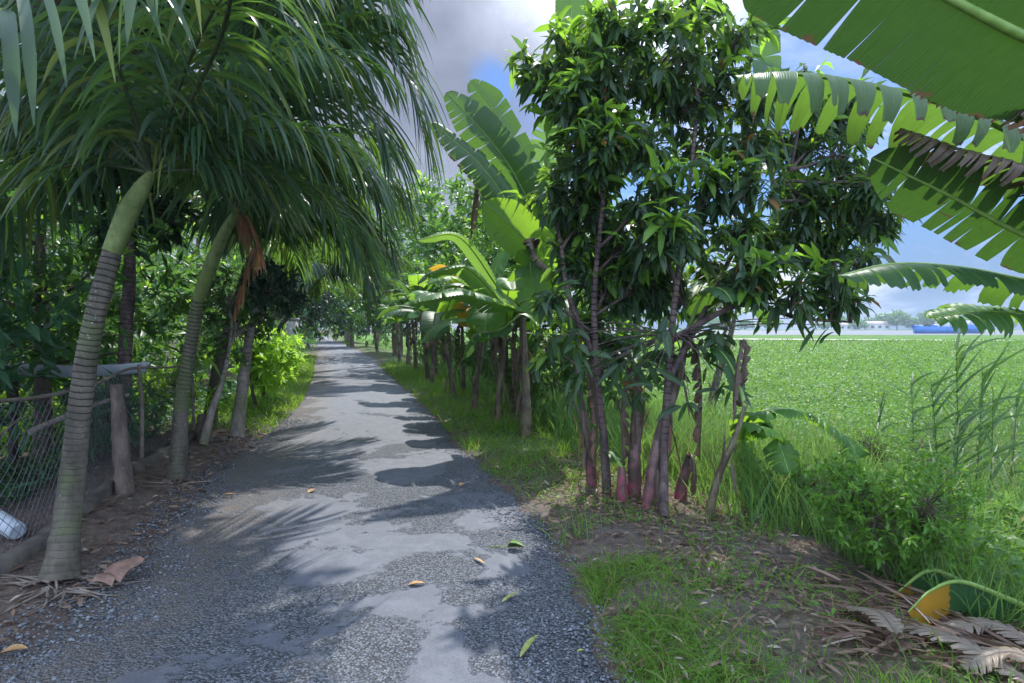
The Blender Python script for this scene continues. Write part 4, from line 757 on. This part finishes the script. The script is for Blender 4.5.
# ------------------------------------------------------------------ left side: trees behind the fence
T3 = [G(236, 438), P(241, 400, 8.3), P(246, 360, 8.3), P(254, 318, 8.3), P(266, 296, 8.3)]
tree('round_tree', 'small tree with curved smooth trunk and dark rounded head by the lane', 'tree', [T3], [LB(275, 290, 8.3, 27), LB(258, 282, 8.3, 17), LB(292, 296, 8.3, 16)], 150, 11, .12, 'dark', 121, 'bark_grey', .085, None, .4, .5, 2, .4, True, .2, None, OVATE)
T4 = [G(203, 446), P(212, 410, 7.7), P(224, 375, 7.9), P(232, 330, 8.1)]
tree('leaning_tree', 'thin grey trunk leaning right behind the second palm', 'tree', [T4], [LB(238, 330, 8.3, 30), LB(222, 300, 8.5, 34)], 110, 9, .14, 'bushy', 122, 'bark_grey', .05, None, .4, .5, 2, .4, True)
T5 = [G(128, 452), P(124, 400, 6.6), P(126, 330, 6.7), P(130, 270, 6.8), P(126, 180, 7), P(135, 60, 7), P(150, -60, 7)]
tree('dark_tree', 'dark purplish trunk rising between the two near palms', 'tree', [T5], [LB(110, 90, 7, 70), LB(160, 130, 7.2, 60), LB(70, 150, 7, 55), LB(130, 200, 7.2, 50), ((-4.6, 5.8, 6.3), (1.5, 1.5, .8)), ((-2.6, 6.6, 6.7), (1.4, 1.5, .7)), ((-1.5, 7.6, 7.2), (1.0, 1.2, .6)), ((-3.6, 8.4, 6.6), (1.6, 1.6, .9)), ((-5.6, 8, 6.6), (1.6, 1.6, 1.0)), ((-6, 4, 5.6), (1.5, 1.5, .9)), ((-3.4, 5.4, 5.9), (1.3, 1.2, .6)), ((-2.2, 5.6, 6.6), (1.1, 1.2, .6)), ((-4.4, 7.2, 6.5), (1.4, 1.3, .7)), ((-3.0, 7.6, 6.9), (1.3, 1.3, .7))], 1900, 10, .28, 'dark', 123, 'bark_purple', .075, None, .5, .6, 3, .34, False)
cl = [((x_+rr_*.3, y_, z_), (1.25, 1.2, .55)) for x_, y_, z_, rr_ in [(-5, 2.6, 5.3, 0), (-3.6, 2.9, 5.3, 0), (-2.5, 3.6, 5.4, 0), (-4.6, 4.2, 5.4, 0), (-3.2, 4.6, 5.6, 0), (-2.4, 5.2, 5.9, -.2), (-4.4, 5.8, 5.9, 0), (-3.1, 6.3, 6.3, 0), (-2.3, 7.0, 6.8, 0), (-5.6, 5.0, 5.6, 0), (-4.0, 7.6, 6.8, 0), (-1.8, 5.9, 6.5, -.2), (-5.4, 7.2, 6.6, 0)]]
tree('added_shade_tree', 'tall spreading shade tree arching over the near palms, added above the view to shade them', 'tree', [[(-5.6, 4.6, float(H(-5.6, 4.6))), (-5.5, 4.7, 2), (-5.2, 4.7, 4), (-4.2, 4.9, 5.4)], [(-5.3, 4.7, 3.4), (-3.8, 5.6, 5.2), (-2.4, 6.2, 6.2)]], cl, 1500, 11, .24, 'dark', 124, 'bark', .13, None, .5, .5, 2, .38, False)  # whole tree is added; its crown above the view shades the palms
left = [(-5.6, 5.0, 3.4, 1.3, 'bluish', 'drooping long leaved tree at the left frame edge', .24, 420), (-6.2, 7.5, 4.2, 1.9, 'bushy', 'bushy tree behind the pale slab boat', .2, 480), (-7.8, 5.6, 5.2, 2.2, 'dark', 'tall dark tree at the left frame edge, behind', .24, 460),
        (-8.2, 10.8, 5.2, 2.2, 'bushy', 'bushy tree behind the second palm', .22, 520), (-8.8, 9.2, 6.2, 2.6, 'bluish', 'tall bluish green tree deep in the garden', .28, 480), (-9.8, 14.5, 6.2, 2.6, 'bushy', 'tree behind the lime bush', .28, 480),
        (-11.5, 13, 7.5, 3.2, 'dark', 'tall dark tree deep in the garden, right one', .34, 480), (-11, 20, 7, 3.0, 'bushy', 'shade tree left of the lane beyond the lime bush', .36, 460), (-14.5, 27, 8, 3.6, 'bushy', 'shade tree behind the concrete pillar', .44, 440),
        (-16, 18, 8.5, 4.0, 'dark', 'tall dark tree furthest back in the garden', .44, 460), (-17.5, 38, 9, 4.0, 'bluish', 'tree left of the lane past the pillar', .5, 420), (-12.5, 8, 7.5, 3.2, 'dark', 'broad dark tree far left in the garden', .34, 460)]
for i, (x, y, h, rad, mat, lab, lf, n) in enumerate(left):
    gtree(x, y, h, rad, 130+i, lab, mat, n, 9, lf, 'bark' if i % 2 else 'bark_grey', ('lime', .12) if mat == 'bushy' else None, low=[.5, .45, .35][i] if i < 3 else .22, wf=.3, nl=11)

# bushes
def bush(x, y, h, rad, seed, label, mat, ncl=160, per=10, leaf=.12, wf=.4, name='bush', prof=OVATE):
    z = float(H(x, y)); r = np.random.default_rng(seed); lobes = [((x+r.normal(0, rad*.4), y+r.normal(0, rad*.3), z+h*r.uniform(.4, .75)), (rad*.55, rad*.55, h*.32)) for _ in range(6)]
    tr = [[(x+r.normal(0, .03), y, z), (x+r.normal(0, .1), y, z+h*.3), (x+r.normal(0, rad*.3), y, z+h*.6)] for _ in range(3)]
    return tree(name, label, 'bush', tr, lobes, ncl, per, leaf, mat, seed, 'twig', .02, None, .2, .5, 2, wf, True, .3, None, prof, None, .008)
bush(-4.8, 10.7, 1.5, .66, 201, 'bright lime green bush by the left edge, nearest of the lime ones', 'lime', 260, 10, .16, .35)
bush(-5.4, 12.3, 1.6, .75, 202, 'lime green bush behind the nearest lime one', 'lime', 220, 10, .17, .35)
bush(-5.2, 8.3, 1.0, .6, 203, 'yellow green shrub behind the leaning grey trunk', 'lime', 190, 9, .12)
bush(-6.5, 8.0, 1.1, .8, 204, 'pale green shrub under the garden trees', 'lime', 160, 9, .14)
bush(-4.7, 6.4, .9, .45, 205, 'bluish long leaved plant against the wire fence by the stump', 'bluish', 80, 9, .2, .16, 'shrub', LANCE)
bush(-5.4, 5.0, .8, .6, 206, 'dark shrub behind the fence at the left frame edge', 'bluish', 110, 9, .18, .2, 'shrub', LANCE)
g = G(885, 580); bush(g.x, g.y, .8, .5, 207, 'dense bright green bush with a dark hollow beside the ochre leaf', 'lime_dim', 620, 12, .045, .42)
g = G(905, 500); bush(g.x, g.y, .8, .7, 208, 'loose weedy bush behind the dense bright one', 'lime_dim', 480, 10, .045, .35)
g = G(820, 520); bush(g.x, g.y, .55, .5, 209, 'low pale green weedy bush right of the thin young banana', 'crop', 150, 10, .07, .4)
g = G(990, 560); bush(g.x, g.y, .55, .5, 210, 'low straggly bush at the right frame edge', 'weed', 150, 10, .1, .25, 'bush', LANCE)

for i, (y_, e_, w_) in enumerate([(9.5, 2.1, 'first along the row, behind the tall banana'), (11.6, 2.2, 'second along the row'), (13.8, 2.0, 'third along the row'), (16.4, 2.1, 'fourth along the row'), (19.6, 2.0, 'fifth along the row'), (24, 2.2, 'sixth and farthest along the row')]):
    bush(float(xr(y_))+e_, y_, 1.5, .8, 230+i, 'leafy green shrub behind the roadside bananas, '+w_, 'bushy', 150, 10, .16, .35)
# reeds
def reed(px, py, h, seed, label, n=16, lean=0):
    b = G(px, py); t = thing('reed', label, 'reed', b, 'tall reeds at the field edge'); r = np.random.default_rng(seed); mb = MB(); top = np.array([lean, 0, h]); tube(mb, [(0, 0, 0), top*.5+np.array([.02, 0, 0]), top], [.007, .005, .002], 5, 10); mb.build('stalk', M['reed'], t)
    mb = MB(); f = np.linspace(.15, 1, n); a = np.where(np.arange(n) % 2, 1, -1)*1.0; pp = f[:, None]*top
    D = np.stack([a*.62+r.normal(0, .15, n), r.normal(0, .6, n), r.uniform(.5, 1.6, n)], -1); leaves(mb, pp, D, np.stack([-a, r.normal(-.8, .3, n), np.full(n, .4)], -1), h*r.uniform(.2, .38, n), .034, .5*r.uniform(.2, 1.8, n), 5, BLADE, .2); mb.build('blades', M['reed'], t)
for i, a in enumerate([(955, 520, 1.3, 'tallest reed with feathered blades near the right edge', 20, -.02), (938, 515, 1.05, 'reed just left of the tallest one', 15, -.1), (972, 522, 1.15, 'reed just right of the tallest one', 17, .08), (912, 490, .95, 'lone reed left of the reed clump', 12, -.03), (985, 540, 1.0, 'reed near the right frame edge with sparse blades', 11, .05), (1005, 520, .95, 'last reed at the right frame edge', 12, .1), (946, 535, .85, 'short reed in front of the reed clump', 12, .12), (870, 470, .7, 'small bent reed beside the sucker leaf', 10, .15)]):
    reed(a[0], a[1], a[2]*1.38, 300+i, a[3], a[4]+8, a[5])

# ------------------------------------------------------------------ fence and left verge objects
fy_ = np.array([2.2, 3.2, 4.4, 5.6, 6.8, 8.0]); fxx = lambda y: float(xl(y))-.72-.02*y
pts = [(fxx(y), y, float(H(fxx(y), y))) for y in fy_]
t = thing('wire_fence', 'sagging chain link fence with a pole rail behind the palms', 'fence', pts[0]); B = np.array(pts[0])
mb = MB(); Lf = 5.9; step = .085; hF = 1.0
def fpt(s, z):
    y = 2.2+s; x = fxx(y); return np.array([x+.03*math.sin(s*3)*z, y, float(H(x, y))+z+.02])-B
k = int((Lf+hF)/step)
for i in range(k):
    for sg in (1, -1):
        s0_ = i*step-(hF if sg > 0 else 0); a_ = [(s0_+(z if sg > 0 else -z+0), z) for z in np.linspace(0, hF, 9)]; a_ = [(s_, z) for s_, z in a_ if 0 <= s_ <= Lf]
        if len(a_) > 2: tube(mb, [fpt(s_, z) for s_, z in a_], [.0018, .0018], 4, len(a_), 0, False)
mb.build('wire_mesh', M['wire'], t)
mb = MB(); tube(mb, [fpt(s_, 1.0+.04*math.sin(s_*2)) for s_ in np.linspace(0, Lf, 7)], [.012, .016, .013], 7, 24); mb.build('rail', M['bamboo'], t)
for s_ in (4.1, 5.8):
    mb = MB(); tube(mb, [fpt(s_, -.1), fpt(s_, .55)+np.array([.02, 0, 0]), fpt(s_, 1.08)], [.022, .02, .018], 8, 8); mb.build('post', M['bamboo'], t)
# kerb
mb = MB(); ys = np.linspace(2.0, 8.4, 40); V = []
for y in ys:
    x = fxx(y)+.07; z = float(H(x, y)); j = .008*math.sin(y*17)
    V += [(x-.06, y, z-.05), (x-.055, y, z+.07+j), (x+.05, y, z+.065+j), (x+.06, y, z-.05)]
mb.add(V, [(4*i+a_, 4*i+a_+1, 4*i+a_+5, 4*i+a_+4) for i in range(39) for a_ in range(3)]); mb.add(V, [(0, 1, 2, 3), (156, 157, 158, 159)]); tag(mb.build('kerb', M['concrete_dirty']), 'low dirty concrete footing under the wire fence', 'kerb', kind='structure')
# stump
def stump(px, py, h, rad, label, seed, mat='bark', lean=0):
    b = G(px, py); r = np.random.default_rng(seed); mb = MB(); tube(mb, [(0, 0, -.05), (0, 0, .1), (lean*.5, 0, h*.5), (lean, 0, h)], [rad*1.3, rad*1.05, rad, rad*.8], 14, 22, 0, True, .08, r); o = mb.build('tree_stump', M[mat]); o.location = b; tag(o, label, 'stump'); return o
stump(124, 492, 1.0, .068, 'rough grey sawn trunk stub standing between the near palms', 1, lean=-.05)
stump(204, 440, .35, .09, 'short dark stub behind the second palm', 2, 'bark')
# pale slab boat in the garden
bx = P(66, 372, 6.6); t = thing('pale_boat', 'long pale white boat hull resting among the garden trees', 'boat', (bx.x, bx.y, bx.z-.55)); mb = MB(); k = 16; u = np.linspace(-1, 1, k); hw = .15*(1-np.clip(np.abs(u), 0, 1)**3*.85); V = []
for i in range(k): zt = .62+.05*u[i]**2; V += [(u[i]*.95, -hw[i], zt), (u[i]*.93, -hw[i]*.9, zt-.12), (u[i]*.93, hw[i]*.9, zt-.12), (u[i]*.95, hw[i], zt)]
mb.add(V, [(4*i+a_, 4*i+a_+1, 4*i+a_+5, 4*i+a_+4) for i in range(k-1) for a_ in range(3)]+[(0, 1, 2, 3), (4*k-4, 4*k-3, 4*k-2, 4*k-1)]); mb.build('hull', M['white_paint'], t)
mb = MB(); mb.add([(a_, b_, c_) for i in range(k) for a_, b_, c_ in ((u[i]*.9, -hw[i]*.8, .56), (u[i]*.9, hw[i]*.8, .56))], [(2*i, 2*i+1, 2*i+3, 2*i+2) for i in range(k-1)]); mb.build('deck', M['dark_wood'], t)
for dx in (-.6, .55):
    mb = MB(); tube(mb, [(dx-.05, 0, -.7), (dx, 0, .47)], [.05, .04], 8, 4); mb.build('trestle', M['dark_wood'], t)
# loose poles
def pole(p0, p1, r0, label, mat='bamboo', name='wooden_pole', mid=None):
    B = np.array(tuple(p0)); e_ = np.array(tuple(p1))-B; mb = MB(); m_ = e_*.5+np.array([0, 0, .03]) if mid is None else mid; tube(mb, [(0, 0, 0), m_, e_], [r0, r0*.9, r0*.7], 8, 10); o = mb.build(name, M[mat]); o.location = B; return tag(o, label, 'pole')
pole(P(-60, 388, 6.6), P(72, 374, 6.6), .028, 'pinkish grey pole lying level below the pale boat')
pole(P(30, 432, 5.0), P(128, 395, 6.0), .03, 'weathered pole slanting up behind the nearest palm')
pole(P(-30, 470, 4.6), P(20, 418, 5.0), .012, 'thin stick leaning behind the fence at the left edge', 'twig')
# pvc drum
g = P(-15, 512, 4.1); h_ = P(18, 532, 3.95); mb = MB(); e_ = np.array(h_-g); tube(mb, [(0, 0, 0), e_*.5, e_*.92, e_], [.062, .062, .062, .05], 14, 16); o = mb.build('plastic_pipe', M['white_paint']); o.location = g; tag(o, 'grey white plastic pipe end lying behind the fence', 'pipe')
# concrete pillar
t = thing('gate_pillar', 'weathered concrete gate pillar at the left edge far down the lane', 'pillar', (-10.7, 27.6, float(H(-10.7, 27.6))))
mb = MB(); box(mb, (0, 0, .9), (.5, .5, 2.0)); mb.build('shaft', M['concrete'], t, False); mb = MB(); box(mb, (0, 0, 1.94), (.6, .6, .09)); mb.build('cap', M['concrete'], t, False)
# far parked van glimpse at the bend
# dead branches and roots at palm bases
def roots(px, py, n, seed, rad, label):
    b = G(px, py); r = np.random.default_rng(seed); mb = MB()
    for i in range(n):
        a = r.uniform(0, 6.28); d = np.array([math.cos(a), math.sin(a), 0]); L = r.uniform(.06, .3); s_ = d*rad*r.uniform(.4, 1); e_ = s_+d*L+r.normal(0, .08, 3)*np.array([1, 1, 0]); m_ = (s_+e_)/2+r.normal(0, .04, 3)*np.array([1, 1, 0])
        q = [s_, m_, e_]; q = [np.array([p[0], p[1], float(H(b.x+p[0], b.y+p[1]))-b.z+.015+.02*(k_ == 0)]) for k_, p in enumerate(q)]; tube(mb, q, [.009, .006, .003], 5, 8, 0, False, .1, r)
    o = mb.build('dead_twigs', M['bamboo']); o.location = b; tag(o, label, 'twigs', kind='stuff')
roots(62, 590, 26, 1, .14, 'dead twigs and surface roots around the nearest palm'); roots(180, 486, 22, 2, .12, 'dead twigs heaped around the second palm'); roots(232, 440, 22, 3, .12, 'dark twigs heaped around the round headed tree')
# brown fallen sheath
def flat_leaf(px, py, L, wd, ang, label, mat, name='fallen_leaf', cat='leaf', bend=.1, fold=.5, z=.02, prof=LANCE, up=.15, smooth=True, thick=False, stalk=0):
    b = G(px, py); b.z = max(b.z, .02)+z*.5; up = up*.6; mb = MB(); d = np.array([math.cos(R(ang)), math.sin(R(ang)), up]); leaves(mb, np.array([[0, 0, 0.]]), d[None], np.array([[.1, .1, 1.]]), L, wd, bend, 8, prof, fold)
    if stalk: tube(mb, [(0, 0, 0), -d*stalk*np.array([1, 1, 0])*.5+np.array([0, .01, -.005]), -d*stalk*np.array([1, 1, 0])+np.array([0, 0, -.01])], [.004, .003], 5, 5)
    o = mb.build(name, M[mat]); o.location = b; return tag(o, label, cat)
M['rust_leaf'] = simple('rust brown sheath', (.12, .07, .055), (.24, .155, .12), 12, .7, .4)
M['orange_leaf'] = simple('orange dry leaf', (.24, .13, .06), (.42, .27, .13), 20, .7, .3)
M['green_leaf'] = simple('fallen green leaf', (.05, .11, .02), (.12, .2, .03), 20, .5, .3)
M['yellow_leaf'] = simple('yellow green leaf', (.14, .17, .04), (.28, .3, .1), 20, .5, .3)
t = thing('palm_sheath', 'curled rusty brown palm sheath lying beside the nearest palm', 'sheath', G(110, 590)); mb = MB()
def curl(mb, o_, ax, L, wd, arc, nn=10, mm=9):
    ax = nrm(np.array(ax, float)); s_ = nrm(np.cross(ax, (0, 0, 1))); u_ = np.cross(s_, ax); V = []
    for i in range(nn):
        f = i/(nn-1); wi = wd*(1-.5*f**2)
        for j in range(mm):
            a = (j/(mm-1)-.5)*arc; V.append(np.array(o_)+ax*L*f+s_*math.sin(a)*wi/arc*1.6+u_*(math.cos(a)*wi/arc*1.2+.02*math.sin(5*f)))
    mb.add(V, [(i*mm+j, i*mm+j+1, (i+1)*mm+j+1, (i+1)*mm+j) for i in range(nn-1) for j in range(mm-1)])
curl(mb, (0, .02, .03), (.22, .6, .35), .2, .14, 2.4); curl(mb, (-.02, -.03, .02), (.1, .5, .25), .12, .12, 2.2); mb.build('husk', M['rust_leaf'], t)
flat_leaf(408, 590, .105, .045, 10, 'orange brown dry leaf lying alone mid lane', 'orange_leaf')
flat_leaf(508, 551, .12, .09, -10, 'dark green curled leaf with long stalk at the lane edge', 'green_leaf', fold=.9, stalk=.14, prof=OVATE)
flat_leaf(474, 562, .14, .025, -55, 'thin tan twig like leaf below the green curled leaf', 'orange_leaf', fold=.3)
flat_leaf(502, 607, .15, .025, 50, 'bright yellow green leaf blade near the lane edge', 'yellow_leaf')
flat_leaf(520, 664, .19, .03, 60, 'curved olive dry leaf standing on its edge, nearest the camera', 'yellow_leaf', bend=.3, fold=.8, up=.4)
flat_leaf(577, 658, .04, .02, 20, 'tiny pale green leaf scrap at the gravel edge', 'yellow_leaf')
flat_leaf(498, 536, .05, .025, -40, 'small red brown leaf above the green curled leaf', 'rust_leaf')
flat_leaf(460, 489, .08, .05, 70, 'small orange leaf at the lane edge in leaf shade', 'orange_leaf', up=.3)
flat_leaf(308, 496, .09, .05, 60, 'little yellow leaf in the middle of the lane', 'orange_leaf', up=.4)
flat_leaf(222, 498, .13, .03, 5, 'pale tan leaf on the left gravel', 'orange_leaf')
flat_leaf(0, 660, .11, .07, 20, 'pale tan leaf at the lower left corner', 'orange_leaf')

# banana debris bottom right
def ground_leaf(pts, Wd, mat, label, seed, **kw):
    r = np.random.default_rng(seed); B = np.array(tuple(pts[0])); mb = MB(); banana_leaf(mb, [np.array(tuple(p))-B for p in pts], Wd, r, **kw); o = mb.build('fallen_banana_leaf', [M[mat], M['ban_straw'] if mat in ('ban_straw', 'ban_dead') else M['midrib']]); o.location = B; return tag(o, label, 'fallen leaf')
def GU(px, py, dz): p = G(px, py); return Vector((p.x, p.y, p.z+dz))
ground_leaf([P(1065, 625, 3.05), P(1010, 600, 3.05), P(962, 582, 3.05), P(932, 590, 3.0), P(908, 612, 2.95)], .16, 'ban_ochre', 'fallen green banana leaf with ochre tip, folded, lower one of the pair', 1, hangL=88, hangR=80, rise=-78, tear=.0, base=.02, tipw=.08)
ground_leaf([P(990, 600, 3.5), P(945, 574, 3.4), P(925, 572, 3.35), P(903, 588, 3.3), P(888, 600, 3.3)], .13, 'ban_ochre', 'fallen dark banana leaf with ochre tip, upper one of the pair', 2, hangL=88, hangR=80, rise=-78, tear=.0, base=.02, tipw=.08)
ground_leaf([GU(1080, 585, .12), GU(1030, 592, .14), GU(980, 600, .06)], .16, 'ban_pale', 'pale torn banana leaf on the debris at the right frame edge', 3, hangL=10, hangR=10, tear=.8, gap=.6, base=.02)
labs = ['long dry banana leaf along the bottom edge of the debris', 'dry banana leaf on top of the debris heap', 'dry banana leaf across the debris middle', 'dry banana leaf beside the ochre leaf', 'dry banana leaf at the corner of the debris', 'short dry banana leaf at the debris left tip']
for i, (a_, b_, c_) in enumerate([((1040, 700), (960, 660), (890, 625)), ((1060, 650), (1010, 632), (960, 620)), ((1050, 672), (990, 645), (930, 640)), ((1030, 600), (1000, 590), (965, 596)), ((1060, 705), (1010, 680), (960, 672)), ((900, 668), (878, 640), (850, 612))]):
    ground_leaf([GU(*a_, .05+.02*i), GU(*b_, .09+.01*i), GU(*c_, .03)], .09, 'ban_straw', labs[i], 10+i, hangL=35, hangR=40, rise=15, tear=1, gap=.5, base=.03, corr=.012, slant=.9, strip=(1, 3), rib=.008)
r = np.random.default_rng(77); n = 430; mb = MB(); px_ = 1040-180*r.random(n)**1.5; py_ = 655-(1024-px_)*.2+r.uniform(-30, 32, n)
gp = [G(float(a_), float(min(b_, 700))) for a_, b_ in zip(px_[:150], py_[:150])]; gp = np.array([tuple(p) for p in gp]); gp = gp[r.integers(0, 150, n)]+r.normal(0, .08, (n, 3))*np.array([1, 1, 0]); gp[:, 2] = H(gp[:, 0], gp[:, 1])+r.uniform(.01, .09, n)
a = r.normal(2.6, .5, n); leaves(mb, gp, np.stack([np.cos(a), np.sin(a), r.normal(0, .15, n)], -1), np.array([0, 0, 1.])+.5*r.standard_normal((n, 3)), r.uniform(.1, .42, n), r.uniform(.006, .024, n), r.uniform(-.1, .5, n), 7, STRAP, .7)
tag(mb.build('dry_leaf_strips', M['litter']), 'heap of shredded dry banana leaf strips at the lower right', 'leaf litter', kind='stuff')

# ------------------------------------------------------------------ air
hm, nt_, N_, L_ = new_mat('haze'); o_ = N_.new('ShaderNodeOutputMaterial'); pv = N_.new('ShaderNodeVolumePrincipled'); pv.inputs['Color'].default_value = (.7, .84, 1, 1); pv.inputs['Density'].default_value = .0003; pv.inputs['Anisotropy'].default_value = .2
L_.new(pv.outputs[0], o_.inputs['Volume']); mb = MB(); box(mb, (0, 350, 14), (1900, 800, 40)); hz = mb.build('haze', hm, None, False); tag(hz, 'thin pale bluish air haze over the fields', 'haze', kind='stuff')
